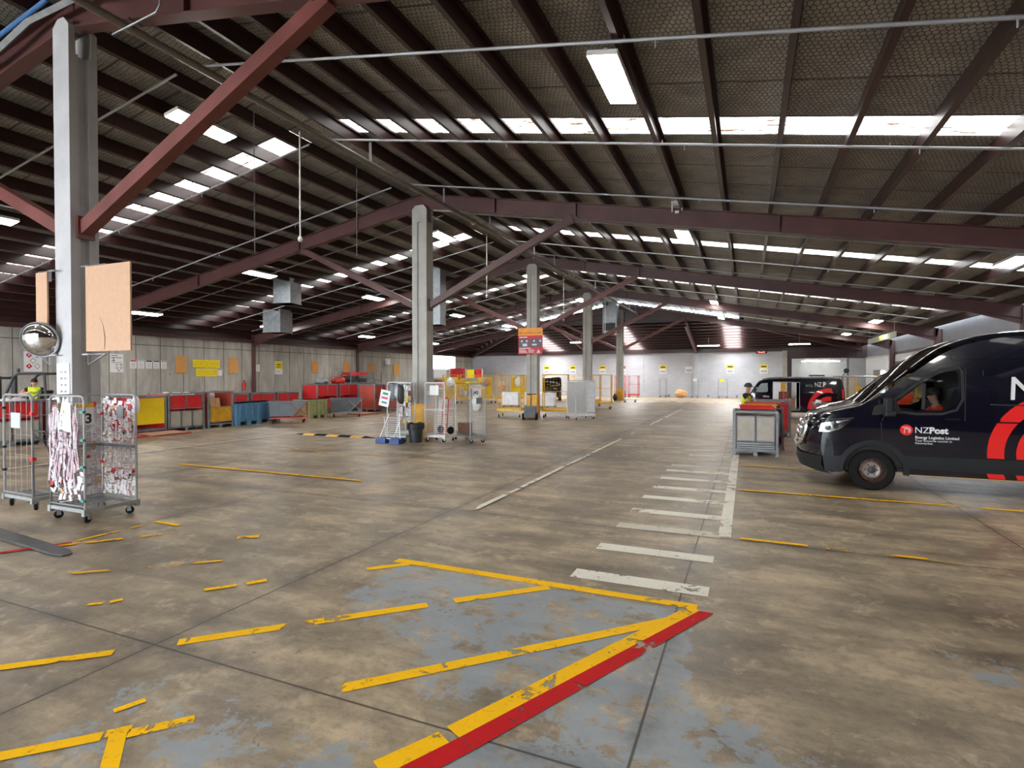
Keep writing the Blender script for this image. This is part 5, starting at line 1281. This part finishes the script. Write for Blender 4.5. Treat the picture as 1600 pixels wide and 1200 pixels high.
def van(label, loc, rz, prof, W, wheels, wr, hole_win, ws, side_top, tumble, extra_holes=(), sill=.32, clad=.64, nose=.9, length=5.6, group=None, far_glass=True):
    """prof: (x, z, sweep, drop) along the centre line from front bumper bottom over the roof; heading local -x, near side y=0"""
    r = root('van', label, 'van', (*loc,0), rz, group)
    prof = smooth(prof, 4); hw0 = W/2
    def hw(x, z):
        t = max(0, (nose-x)/nose); a = hw0 - .20*t**2.4
        a -= max(0, z-1.15)*tumble + max(0, z-1.15)**2*.012
        a -= max(0, .5-z)*.1
        t2 = max(0, (x-(length-.25))/.25); return a - .06*t2*t2
    def side(sgn):
        return lambda x, z, off=0.: (x, hw0 + sgn*(hw(x,z)+off), z)
    near, far = side(-1), side(1)
    rowsU = [-1,-.985,-.95,-.88,-.75,-.5,-.25,0,.25,.5,.75,.88,.95,.985,1]
    def spine(i0, i1, mat, name, par, off=0.):
        m = MB(); rows = prof[i0:i1+1]; n = len(rowsU)
        for x, z, sw, dr in rows:
            for u in rowsU:
                xx = x + sw*abs(u)**3; zz = z - dr*abs(u)**10
                m.v.append((xx-off*.5, hw0 + u*hw(xx,zz), zz+off))
        for j in range(len(rows)-1):
            for k in range(n-1): m.f.append((j*n+k,j*n+k+1,(j+1)*n+k+1,(j+1)*n+k)); m.m.append(0)
        return m.done(name, mat, par)
    i_ws0, i_ws1 = ws[0]*4, ws[1]*4
    body = spine(0, i_ws0, M['navy'], 'bonnet_and_nose', r)
    spine(i_ws0, i_ws1, M['glass'], 'windscreen', r)
    spine(i_ws1, len(prof)-1, M['navy'], 'roof', r)
    edge = [(x+sw, z-dr) for x, z, sw, dr in prof]
    back = edge[-1]
    low = [(back[0], sill+.05)]
    for wx in reversed(wheels):
        ar = wr+.09; a0 = math.degrees(math.asin((sill-wr)/ar)) if sill < wr else 0
        low += arc(wx, wr, ar, a0, 180-a0, 22)
    low += [(edge[0][0], edge[0][1])]
    outer = edge + low[:-1]
    for sgn, fn, nm in ((-1,near,'side_panel'),(1,far,'side_panel')):
        holes = [list(h) for h in hole_win] + [list(h) for h in extra_holes]
        poly_panel(outer, holes, fn, .12).done(nm, M['navy'], r)
        for h in hole_win:
            if sgn < 0 or far_glass: poly_panel(list(h), [], fn, .15, -.008).done('side_window', M['glass'], r)
    # floor, sills, inner lining
    m = MB(); m.b2((.5,.12,.34),(length-.1,W-.12,.42)); m.b2((.25,.2,.30),(.9,W-.2,.5)); m.done('floor_pan', M['interior'], r)
    for k, wx in enumerate(wheels):
        for sgn, y in ((1,.15),(-1,W-.15)): wheel(r, wx, y, wr, sgn)
        m = MB(); m.b2((wx-wr-.12,.12,.4),(wx+wr+.12,W-.12,wr*2+.2)); m.done('wheel_well', M['black'], r)
    return r, near, far, hw, poly_panel, prof

# the large panel van on the right
PV = [(.14,.28,.34,0),(.05,.42,.32,0),(.0,.66,.30,0),(.03,.92,.28,0),(.09,1.14,.26,.0),(.17,1.27,.22,.02),(.36,1.37,.12,.03),(.62,1.44,.05,.03),(.92,1.53,.02,.03),
      (1.22,1.78,.05,.05),(1.56,2.08,.06,.06),(1.9,2.36,.06,.07),(2.16,2.53,.05,.08),(2.5,2.66,.02,.10),(3.0,2.745,0,.10),(3.8,2.775,0,.10),(4.8,2.77,0,.10),(5.4,2.74,0,.09),(5.55,2.62,0,.06),(5.62,1.8,0,0),(5.62,.40,0,0)]
win = [(1.36,1.50),(1.55,1.66),(1.80,1.88),(2.0,2.03),(2.14,2.085),(2.26,2.09),(2.29,2.0),(2.285,1.62),(2.22,1.5),(2.06,1.43),(1.7,1.42)]
vr, near, far, hw, PP, prof = van('large navy courier van at the right edge with a red curved graphic', (.93,11.27), 0, PV, 2.06, [1.08,4.75], .355, [win], (8,12), None, .06, length=5.62)
tag(vr, None, 'van')
# trims
PP([(2.46+.0,.36)]+[(x,z) for x,z in [(1.62,.36),(1.62,.62),(5.4,.64),(5.4,.42),(1.9,.42)]][1:] if False else [(1.58,.42),(4.25,.40),(4.22,.66),(1.50,.64)], [], near, .2, .014).done('side_cladding', M['vplastic'], vr)
a_in = arc(1.08,.355,.445,-6,186,26); a_out = arc(1.08,.355,.535,186,-6,26)
PP(a_in + a_out, [], near, .3, .02).done('wheel_arch', M['vplastic'], vr)
PP(arc(4.75,.355,.445,-6,186,26) + arc(4.75,.355,.535,186,-6,26), [], near, .3, .02).done('wheel_arch', M['vplastic'], vr)
# lower bumper
m = MB(); us = [-1+2*k/20 for k in range(21)]
for x, z in ((.16,.25),(.03,.30),(-.015,.42),(-.012,.56)):
    for u in us: xx = x+.32*abs(u)**3; m.v.append((xx, 1.03+u*(hw(xx,z)+.012), z))
for j in range(3):
    for k in range(20): m.f.append((j*21+k,j*21+k+1,(j+1)*21+k+1,(j+1)*21+k)); m.m.append(0)
m.done('bumper', M['vplastic'], vr)
PP([(.36,.28),(.62,.30),(.62,.60),(.32,.56)], [], near, .2, .012).done('bumper_corner', M['vplastic'], vr)
# grille: chrome surround with slats
def nosept(u, z, off):
    f = max(0, (z-.66)/.6); x = .02*f+.09*f*f - off; xx = x+.28*abs(u)**3; return (xx, 1.03+u*hw(xx,z), z)
m = MB()
m.path([nosept(-.62,1.16,.03), nosept(-.66,1.0,.03), nosept(-.58,.78,.03), nosept(-.3,.70,.03), nosept(.3,.70,.03), nosept(.58,.78,.03), nosept(.66,1.0,.03), nosept(.62,1.16,.03)], .04, 8); m.done('grille_surround', M['chrome'], vr)
for z in (.80,.90,1.0,1.10): m = MB(); m.path([nosept(-.6+1.2*k/10,z,.02) for k in range(11)], .026, 6); m.done('grille_slat', M['chrome'], vr)
m = MB(); m.poly([nosept(-.62,.72,.006),nosept(0,.7,.012),nosept(.62,.72,.006),nosept(.64,1.16,.006),nosept(0,1.2,.012),nosept(-.64,1.16,.006)]); m.done('grille_back', M['black'], vr)
# headlight: dark bowl, chrome reflectors, clear lens
hl = [(.26,1.0),(.30,1.15),(.5,1.2),(.78,1.245),(.7,1.16),(.58,1.06),(.42,1.0)]
PP(hl, [], near, .08, .006).done('headlight_bowl', M['chrome'], vr)
o = PP(hl, [], near, .08, .03).done('headlight_lens', M['lens'], vr)
for x, z, s in ((.40,1.08,.05),(.52,1.11,.045),(.62,1.15,.035)):
    m = MB(); c_ = near(x,z,.012); m.lathe([(s,-.006),(s*.8,.0),(s*.5,.006)], c_, 16, 'y'); m.done('headlight_lamp', M['dark'], vr)
PP([(.44,1.24),(.8,1.275),(.78,1.255),(.46,1.22)], [], near, .1, .012).done('headlight_brow', M['black'], vr)
PP([(.34,.56),(.50,.56),(.47,.86),(.37,.88)], [], near, .1, .012).done('fog_lamp_pocket', M['vplastic'], vr)
m = MB(); m.lathe([(.05,0),(.04,-.02),(.001,-.022)], near(.41,.80,.012), 16, 'y', cap=False); m.done('fog_lamp', M['lens'], vr)
PP([(.68,.83),(.80,.835),(.80,.865),(.68,.86)], [], near, .1, .01).done('side_repeater', M['lens'], vr)
# panel gaps, waist crease, handles, slide rail
def strip(pts, w, mat, name, off=.004):
    P_ = [Vector(p) for p in pts]; L_, R_ = [], []
    for i, p in enumerate(P_):
        d = (P_[min(i+1,len(P_)-1)]-P_[max(i-1,0)]).normalized(); n = Vector((-d.y,d.x))*w/2; L_.append(tuple(p+n)); R_.append(tuple(p-n))
    return PP(L_ + R_[::-1], [], near, .25, off).done(name, mat, vr)
strip([(2.36,.44),(2.37,1.3),(2.39,2.1),(2.33,2.2)], .012, M['black'], 'door_gap'); strip([(2.62,.46),(2.62,2.1)], .012, M['black'], 'door_gap'); strip([(1.30,.62),(1.22,.9),(1.2,1.2),(1.3,1.42)], .012, M['black'], 'door_gap'); strip([(4.0,.46),(4.0,2.1)], .012, M['black'], 'door_gap')
strip([(.9,1.20),(1.6,1.235),(2.4,1.25),(3.6,1.255),(5.3,1.255)], .022, M['navy'], 'waist_crease', .014)
strip([(2.2,2.30),(2.8,2.31),(4.0,2.32),(5.3,2.32)], .05, M['navy'], 'roof_crease', .016)
strip([(1.24,1.48),(1.5,1.68),(1.8,1.95),(2.05,2.12),(2.3,2.145),(2.34,2.08),(2.345,1.62),(2.26,1.44),(2.06,1.37),(1.7,1.36),(1.3,1.42)], .04, M['black'], 'window_seal', .008)
strip([(1.80,1.44),(1.82,1.88)], .05, M['black'], 'quarter_pillar', .006)
strip([(2.7,1.54),(2.9,1.535),(4.6,1.53)], .02, M['black'], 'slide_rail', .01)
for x in (2.2, 2.72): m = MB(); c_ = near(x,1.285,.02); m.box((c_[0],c_[1],c_[2]),(.2,.035,.035)); m.done('door_handle', M['navy'], vr)
# rear side recess (blank panel where the side glass would be)
PP([(2.72,1.62),(2.78,1.56),(3.92,1.56),(3.96,1.64),(3.96,2.1),(3.9,2.16),(2.8,2.15),(2.72,2.08)], [], near, .2, .006).done('side_recess_panel', M['navy'], vr)
# door mirror
m = MB(); c_ = near(1.50,1.44,.0)
m.box((c_[0]-.2,c_[1]-.10,c_[2]+.0),(.16,.22,.05)); m.done('mirror_arm', M['vplastic'], vr)
bm_ = MB(); bm_.box((1.27,c_[1]-.18,1.50),(.12,.18,.26)); bm_.box((1.29,c_[1]-.18,1.36),(.17,.2,.09)); o = bm_.done('mirror_housing', M['vplastic'], vr); b = o.modifiers.new('b','BEVEL'); b.width = .03; b.segments = 3
m = MB(); m.box((1.334,c_[1]-.18,1.50),(.006,.15,.2)); m.done('mirror_glass', M['mirror'], vr)
PP([(1.06,1.33),(1.10,1.48),(1.42,1.60),(1.50,1.36)], [], near, .2, .012).done('mirror_mount', M['black'], vr)
# windscreen wiper and cab
m = MB(); m.tube((.9,.5,1.55),(1.3,1.1,1.86),.012,6); m.done('wiper', M['black'], vr)
m = MB(); m.prism([(.8,.9),(1.42,.9),(1.36,1.38),(1.1,1.5),(.86,1.46)], 'y', .16, 1.9); m.done('dashboard', M['interior'], vr)
m = MB(); m.path([(1.42+.06*math.sin(2*PI*k/18),1.5+.19*math.cos(2*PI*k/18),1.33+.18*math.sin(2*PI*k/18)) for k in range(18)], .016, 6, 0, True); m.tube((1.42,1.5,1.33),(1.25,1.5,1.25),.03,8); m.done('steering_wheel', M['black'], vr)
for y in (.2, 1.25):
    m = MB(); m.b2((1.62,y,.72),(2.15,y+.6,.92)); m.prism([(2.05,.9),(2.22,.9),(2.38,1.55),(2.26,1.56)], 'y', y+.04, y+.56); m.prism([(2.27,1.58),(2.37,1.58),(2.42,1.78),(2.32,1.79)], 'y', y+.17, y+.43); m.done('seat', M['interior'], vr)
m = MB(); m.b2((2.44,.1,.42),(2.47,1.96,2.45)); m.done('bulkhead', M['interior'], vr)
# graphics
def ringband(cx, cz, r0, r1, name):
    for z0, z1 in ((.665,2.2),(.33,.41)):
        outp = []; inn = []
        n = 40
        for k in range(n+1):
            a = R(-40+250*k/n) if False else R(205-175*k/n)
            outp.append((cx+r1*math.cos(a), cz+r1*math.sin(a))); inn.append((cx+r0*math.cos(a), cz+r0*math.sin(a)))
        poly = outp+inn[::-1]
        # clip to the band z0..z1
        def clip(pl, zc, keep_above):
            res = []
            for i in range(len(pl)):
                a_, b_ = pl[i-1], pl[i]
                ia, ib = (a_[1] >= zc) == keep_above, (b_[1] >= zc) == keep_above
                if ia != ib: t = (zc-a_[1])/(b_[1]-a_[1]); res.append((a_[0]+(b_[0]-a_[0])*t, zc))
                if ib: res.append(b_)
            return res
        poly = clip(clip(poly, z0, True), z1, False)
        if z1 < 1: poly = [(cx-r1+.03,z0),(cx-r0+.03,z0),(cx-r0,z1),(cx-r1,z1)]
        clean = [p for i, p in enumerate(poly) if (Vector(p)-Vector(poly[i-1])).length > 1e-4]
        PP(clean, [], near, .08, .009).done(name, M['vred'], vr)
ringband(3.66,.75,.78,1.0,'red_graphic_band'); ringband(3.66,.75,.42,.63,'red_graphic_band')
def decal_text(body, x, z, size, mat, bold=0., sx=1., name='van_lettering'):
    y = near(x,z,.006)[1]; lean = -.075 if z > 1.3 else -.02
    return text(name, body, size, mat, vr, (x,y,z), (PI/2+(-lean if z > 1.3 else 0),0,0), .001, bold, 'LEFT', sx)
decal_text('NZ', 2.93, 1.625, .53, M['vwhite'], .004, .95); decal_text('Post', 3.72, 1.625, .53, M['vwhite'], .03, .95)
decal_text('NZ', 1.68, 1.04, .145, M['vwhite'], 0, 1.0); decal_text('Post', 1.885, 1.04, .145, M['vwhite'], .006, 1.0)
decal_text('Energy Logistics Limited', 1.69, .945, .062, M['vwhite'], .0015, 1.0); decal_text('Your favourite courier in', 1.69, .895, .05, M['vwhite'], 0, 1.0); decal_text('Newmarket', 1.69, .85, .05, M['vwhite'], 0, 1.0)
PP(arc(1.565,1.085,.092,0,345,28), [], near, .1, .006).done('round_logo', M['vred'], vr)
lg = arc(1.575,1.085,.052,-70,90,10) + [(1.505,1.137),(1.505,1.121)] + arc(1.575,1.085,.036,90,-70,10)
PP(lg, [], near, .1, .009).done('logo_curl', M['vwhite'], vr)
lg = arc(1.575,1.085,.026,-40,90,8) + [(1.535,1.111),(1.53,1.03),(1.543,1.03),(1.548,1.098)] + arc(1.575,1.085,.013,90,-40,8)
PP(lg, [], near, .1, .009).done('logo_curl', M['vwhite'], vr)
vd = dict(pelvis=V(0,.02,.98), chest=V(0,-.02,1.26), neck=V(0,-.05,1.47), head=V(0,-.09,1.62), face=V(.0,-1,-.1),
    shl=V(.19,-.03,1.4), ell=V(.24,-.26,1.2), wrl=V(.1,-.5,1.24), shr=V(-.19,-.03,1.4), elr=V(-.26,-.25,1.2), wrr=V(-.12,-.5,1.22),
    hpl=V(.1,-.04,.97), knl=V(.13,-.47,.99), anl=V(.13,-.6,.6), tol=V(.13,-.74,.54), hpr=V(-.1,-.04,.97), knr=V(-.13,-.47,.99), anr=V(-.13,-.6,.6), tor=V(-.13,-.74,.54))
person('driver in a fluorescent orange top with silver bands sitting in the large van', (.93+2.16,11.27+.52,0.03), R(-90), vd, ['long','orange','trousers','band'])

# the smaller van with its side door open
P2 = [(.08,.30,.20,0),(.0,.55,.20,0),(.0,.85,.18,0),(.06,1.02,.14,.02),(.16,1.12,.10,.03),(.30,1.2,.06,.03),(.52,1.5,.05,.05),(.76,1.78,.05,.06),(1.02,1.90,.03,.08),(1.7,1.965,0,.09),(3.6,1.97,0,.09),(4.5,1.94,0,.09),(4.72,1.86,0,.06),(4.86,1.2,0,0),(4.88,.38,0,0)]
w2 = [(.52,1.2),(.74,1.52),(.86,1.66),(1.24,1.7),(1.27,1.25),(1.15,1.2)]
door = [(1.44,.42),(2.75,.42),(2.75,1.72),(1.46,1.74)]
vs_, near2, far2, hw2, PP, prof2 = van('smaller navy courier van with its side door open behind the right-hand stillages', (-.15,28.6), 0, P2, 1.8, [.92,4.05], .33, [w2], (5,8), None, .07, [door], length=4.88, nose=.7)
vs_.scale.x = .86
def p2(poly, mat, name, off=.008): return PP(poly, [], near2, .1, off).done(name, mat, vs_)
m = MB(); m.path([near2(1.44,.42,.005),near2(1.46,1.74,.005),near2(2.75,1.72,.005),near2(2.75,.42,.005)], .02, 6, 0, True); m.done('door_frame', M['galv'], vs_)
m = MB(); m.b2((2.1,.1,.40),(4.8,1.7,.46)); m.done('load_floor', M['galv_d'], vs_)
cx, cz = 4.12, .46
for r0, r1 in ((.80,1.0),(.42,.62)):
    p2([(cx+.12 if k == 0 else cx+r1*math.cos(R(a)), cz+r1*math.sin(R(a))) for k, a in enumerate(range(76,184,6))] + [(cx+r0*math.cos(R(a)), cz+r0*math.sin(R(a))) for a in range(178,74,-6)], M['vred'], 'red_graphic_band')
y2 = near2(3.4,1.5,.012)[1]
text('van_lettering', 'NZ', .30, M['vwhite'], vs_, (3.45,y2+.015,1.52), (PI/2+.06,0,0), .001, .002, 'LEFT', .8); text('van_lettering', 'P', .30, M['vwhite'], vs_, (3.85,y2+.015,1.52), (PI/2+.06,0,0), .001, .02, 'LEFT', .8)
text('van_lettering', 'eris', .26, pm('grey_vinyl', lin(130,136,140), .4), vs_, (3.02,y2+.015,1.5), (PI/2+.06,0,0), .001, .0, 'LEFT', .9)
text('van_lettering', 'NZPost', .1, M['vwhite'], vs_, (.95,near2(1.0,1.05,.01)[1],1.02), (PI/2,0,0), .001, .002)
m = MB(); m.b2((3.3,.6,2.0),(4.0,1.2,2.07)); m.done('roof_vent', M['dark'], vs_)
p2([(4.74,1.0),(4.82,1.0),(4.80,1.4),(4.72,1.42)], M['red'], 'tail_lamp')
m = MB(); c_ = near2(.55,1.3,.0); m.box((c_[0],c_[1]-.12,c_[2]),(.12,.2,.18)); m.done('mirror_housing', M['black'], vs_)
box_thing('white_carton', 'white carton inside the open side door of the smaller van', 'box', (1.3,28.95,.46), (.4,.3,.32), M['paper'], .1)
box_thing('cardboard_box', 'brown box inside the open side door of the smaller van', 'box', (1.85,29.1,.46), (.42,.35,.5), pm('brown_carton', lin(132,100,82), .8), -.1)
box_thing('cardboard_box', 'tall dark red box deeper inside the smaller van', 'box', (1.6,29.8,.46), (.4,.3,.8), M['red_d'], .0)

# a third dark van nose-on behind the yellow cages
v3, n3, f3, h3, PP, _ = van('dark van facing the camera behind the yellow roll cages by the guide sign', (-13.75,42.3), R(109), P2, 1.6, [.92,4.05], .33, [w2], (5,8), None, .07, length=4.88, nose=.7)
for k in (0,1): m = MB(); m.b2((-.03,.25+k*1.0,.72),(.03,.55+k*1.0,.9)); m.done('headlight', M['lens'], v3)
m = MB(); m.b2((.35,.25,.6),(.7,1.55,1.1)); m.done('dashboard', M['interior'], v3)

# ------------------------------------------------------------------ right-hand stillages with trays
gr_ = 'right-hand stillages'
q1 = stillage('grey board stillage nearest the camera beside the white ladder markings', (.17,15.65), R(2), .98, 1.15, 1.13, [(.36,1.0,'ply',2),(.13,.34,'galv_d',1)], gr_, lin_='ply')
q2 = stillage('grey board stillage with red cloth behind the nearest right-hand one', (.35,17.1), R(3), 1.0, 1.15, 1.15, [(.36,1.0,'ply',2)], gr_, lin_='red')
q3 = stillage('red-sided stillage in front of the smaller van, farther back', (.75,20.7), R(3), 1.0, 1.2, 1.2, [(.2,1.1,'red',1)], gr_, lin_='red')
def tray(label, loc, s, mat, rz=0):
    r = root('parcel_tray', label, 'tray', loc, rz, None); x, y, z = s[0]/2, s[1]/2, s[2]
    m = MB(); t = .02
    m.b2((-x,-y,0),(x,y,.02)); m.b2((-x,-y,0),(x,-y+t,z)); m.b2((-x,y-t,0),(x,y,z)); m.b2((-x,-y,0),(-x+t,y,z)); m.b2((x-t,-y,0),(x,y,z)); m.done('shell', mat, r)
    m = MB(); m.path([(-x,-y,z),(x,-y,z),(x,y,z),(-x,y,z)], .022, 6, 0, True); m.done('rim', mat, r)
    return r
tray('red tray lying across the top of the nearest right-hand stillage', (.22,15.85,1.135), (.8,.55,.08), M['red'], R(3))
tray('yellow tray behind the red tray on the right-hand stillages', (.3,16.75,1.155), (.85,.6,.05), M['rack_y'], R(3))
tray('faded red tray farthest back on the right-hand stillages', (.38,17.4,1.155), (.9,.55,.08), M['red_d'], R(3))
m = MB(); 
for k in range(6): m.poly([(.66+.01*math.sin(k),15.2+.16*k,1.1-.02*(k%2)),(.68,15.36+.16*k,1.12),(.70+.02*math.sin(2*k),15.36+.16*k,.45+.06*(k%3)),(.69,15.2+.16*k,.5)])
o = m.done('red_cloth', M['red'], None); md = o.modifiers.new('s','SOLIDIFY'); md.thickness = .01; tag(o, 'red and white cloth hanging over the side of the nearest right-hand stillage', 'cloth')
blob('wrap_heap', 'clear wrap and tape ends on the corner of the red tray stack', 'wrap', (.62,15.75,1.14), (.06,.12,.05), M['paper'], None, 81)
gs = 'red stillages before the smaller van'
stillage('bright red stillage just past the bonnet of the large van, left one', (2.75,21.6), R(2), 1.25, 1.0, 1.1, [(.3,.7,'red',1),(.74,1.06,'red',1)], gs, lin_='red')
stillage('bright red stillage behind the bonnet of the large van, right one', (4.1,21.8), R(2), 1.25, 1.0, 1.05, [(.3,.7,'red',1),(.74,1.0,'red',1)], gs, lin_='red')
blob('wrap_heap', 'crumpled clear wrap at the corner of the left bright red stillage', 'wrap', (2.2,21.2,1.02), (.1,.12,.1), M['paper'], None, 83)
stillage('grey stillage behind the tail of the smaller van', (5.6,27.5), 0, 1.4, 1.0, 1.3, [(.2,1.2,'galv_d',1)], None, lin_='ply')
r = root('signal_arm', 'thin grey bar with a dark round lamp beside the tail of the smaller van', 'arm', (4.25,31.0,0))
m = MB(); m.tube((0,0,0),(0,0,2.0),.04,10); m.b2((-.15,-.15,0),(.15,.15,.02)); m.done('post', M['galv_d'], r)
m = MB(); m.tube((-.4,0,2.0),(2.0,.0,1.97),.035,8); m.done('arm', M['galv'], r)
m = MB(); m.tube((0,0,2.0),(.12,0,2.2),.02,6); m.lathe([(.02,-.08),(.12,-.06),(.12,.02),(.02,.05)], (.16,0,2.27), 16, 'y'); m.done('lamp_head', M['black'], r)
ycage('yellow roll cage seen past the tail of the smaller van', (6.3,44), 0, 1.1, .9, 1.95, 'NWE')
ycage('yellow roll cage in the lean-to, seen through the large van window', (5.15,23.7), R(15), 1.3, .9, 2.05, 'NWE')
ycage('second yellow roll cage in the lean-to, behind the large van', (6.3,25.6), R(15), 1.2, .9, 2.05, 'NWE')
blob('parcel_bag', 'orange bag inside the yellow roll cage seen through the large van window', 'parcel bag', (5.1,23.6,.95), (.3,.26,.3), M['hivis_o'], None, 85)
m = MB(); m.b2((8.55,54.5,0),(8.85,54.8,1.2)); tag(m.done('bollard', M['rack_y']), 'yellow guard at the foot of the brown post by the side doorway', 'guard')
m = MB(); m.b2((2.2,44.0,0),(2.5,44.3,1.75)); tag(m.done('bollard', M['rack_y']), 'tall yellow guard post seen through the open side door of the smaller van', 'guard')

# ------------------------------------------------------------------ along the end wall
def wsign(label, x0, x1, z0, z1, head='paper_y', cat='sign', txt=True):
    y = YE-.012
    m = MB(); m.b2((x0,y-.012,z0),(x1,y,z1)); o = m.done('bay_sign', M['paper'])
    if head:
        m = MB(); m.b2((x0,y-.016,z0+(z1-z0)*.58),(x1,y-.0125,z1)); h = m.done('yellow_heading', M[head], o)
        m = MB(); m.b2((x0+.1,y-.019,z0+(z1-z0)*.7),(x1-.1,y-.0165,z0+(z1-z0)*.86)); m.done('printed_text', M['dark'], h)
    m = MB(); m.b2((x0+.08,y-.015,z0+.12),(x1-.08,y-.0125,z0+.3)); m.done('printed_grid', pm('grey_print_light', lin(170,176,186), .7), o)
    return tag(o, label, cat, 'bay signs on the end wall')
od = ['leftmost','second','third','fourth','fifth','sixth','rightmost']
for k, x in enumerate((-20.0,-17.1,-13.95,-11.9,-7.95,-1.83,1.02)):
    wsign(od[k]+' yellow-topped bay sign on the pale end wall', x, x+.66, 2.25, 3.08, 'paper_y' if k != 3 else 'mdf')
wsign('plain white notice left of the blockwork pier on the end wall', -5.55, -4.85, 2.35, 2.95, None)
r = root('digital_clock', 'black digital clock with red figures at the top of the end wall', 'clock', (1.16,YE-.08,4.3))
m = MB(); m.b2((-.45,-.05,-.21),(.45,.05,.21)); m.done('case', M['black'], r)
text('clock_figures', '4:37', .42, emit('red_led_figures', (1.0,.04,.03), 6.), r, (0,-.056,-.15), (PI/2,0,0), .001, .012, 'CENTER', .95)
def small_cage(label, x, y, w=.62, mt='zinc', g=None, sides='NWE', h=1.75): return cage(label, (x,y), 0, w, .6, h, sides, 6, 10, mt, group=g)
small_cage('grey roll cage against the end wall under the fifth bay sign', -7.45, 54.2)
small_cage('grey roll cage with a white card at the blockwork pier', -4.55, 54.1); small_cage('grey roll cage with a yellow card under the sixth bay sign', -2.1, 54.2, .8)
notice_ = MB(); notice_.b2((-4.7,53.78,1.55),(-4.35,53.8,1.8)); tag(notice_.done('cage_card', M['paper']), 'white card hung on the roll cage at the blockwork pier', 'card')
notice_ = MB(); notice_.b2((-2.35,53.88,1.5),(-2.0,53.9,1.75)); tag(notice_.done('cage_card', M['paper_y']), 'pale yellow card hung on the roll cage under the sixth bay sign', 'card')
blob('cardboard_heap', 'heap of tan cardboard on the floor at the end wall', 'cardboard', (-5.75,53.6,0), (.55,.4,.42), M['card'], None, 91)
ycage('red roll cage with tall mesh sides right of the farthest column', (-11.2,52.4), 0, .95, .8, 2.05, 'NWE', 'redp', None, .3, None)
ycage('second red roll cage right of the farthest column', (-10.0,52.8), 0, .95, .8, 2.05, 'NWE', 'redp', None, .3, None)
cage('low flat grey trolley right of the farthest column', (-8.35,42.6), 0, .9, .6, .9, 'W', 5, 3, 'galv', .22, M['galv_d'], None)
blob('rubbish_bag', 'black rubbish bag at the foot of the farthest column', 'bag', (-9.95,44.6,0), (.2,.2,.3), M['black'], None, 93)
ycage('yellow roll cage far left against the end wall', (-18.3,52.5), R(5), 1.1, .9, 2.0, 'NWE'); ycage('yellow roll cage by the end wall under the third bay sign', (-15.0,51.5), R(5), 1.1, .9, 2.0, 'NWE')
for k, x in enumerate((-7.0,-3.4,-.9,.3)): box_thing('small_carton', ['small dark box on the floor by the fifth-sign roll cage','small dark box on the floor right of the blockwork pier','small dark box on the floor under the sixth bay sign','small dark box on the floor left of the rightmost bay sign'][k], 'box', (x,54.9,0), (.18,.15,.25), M['galv_d'], 0, None, False)
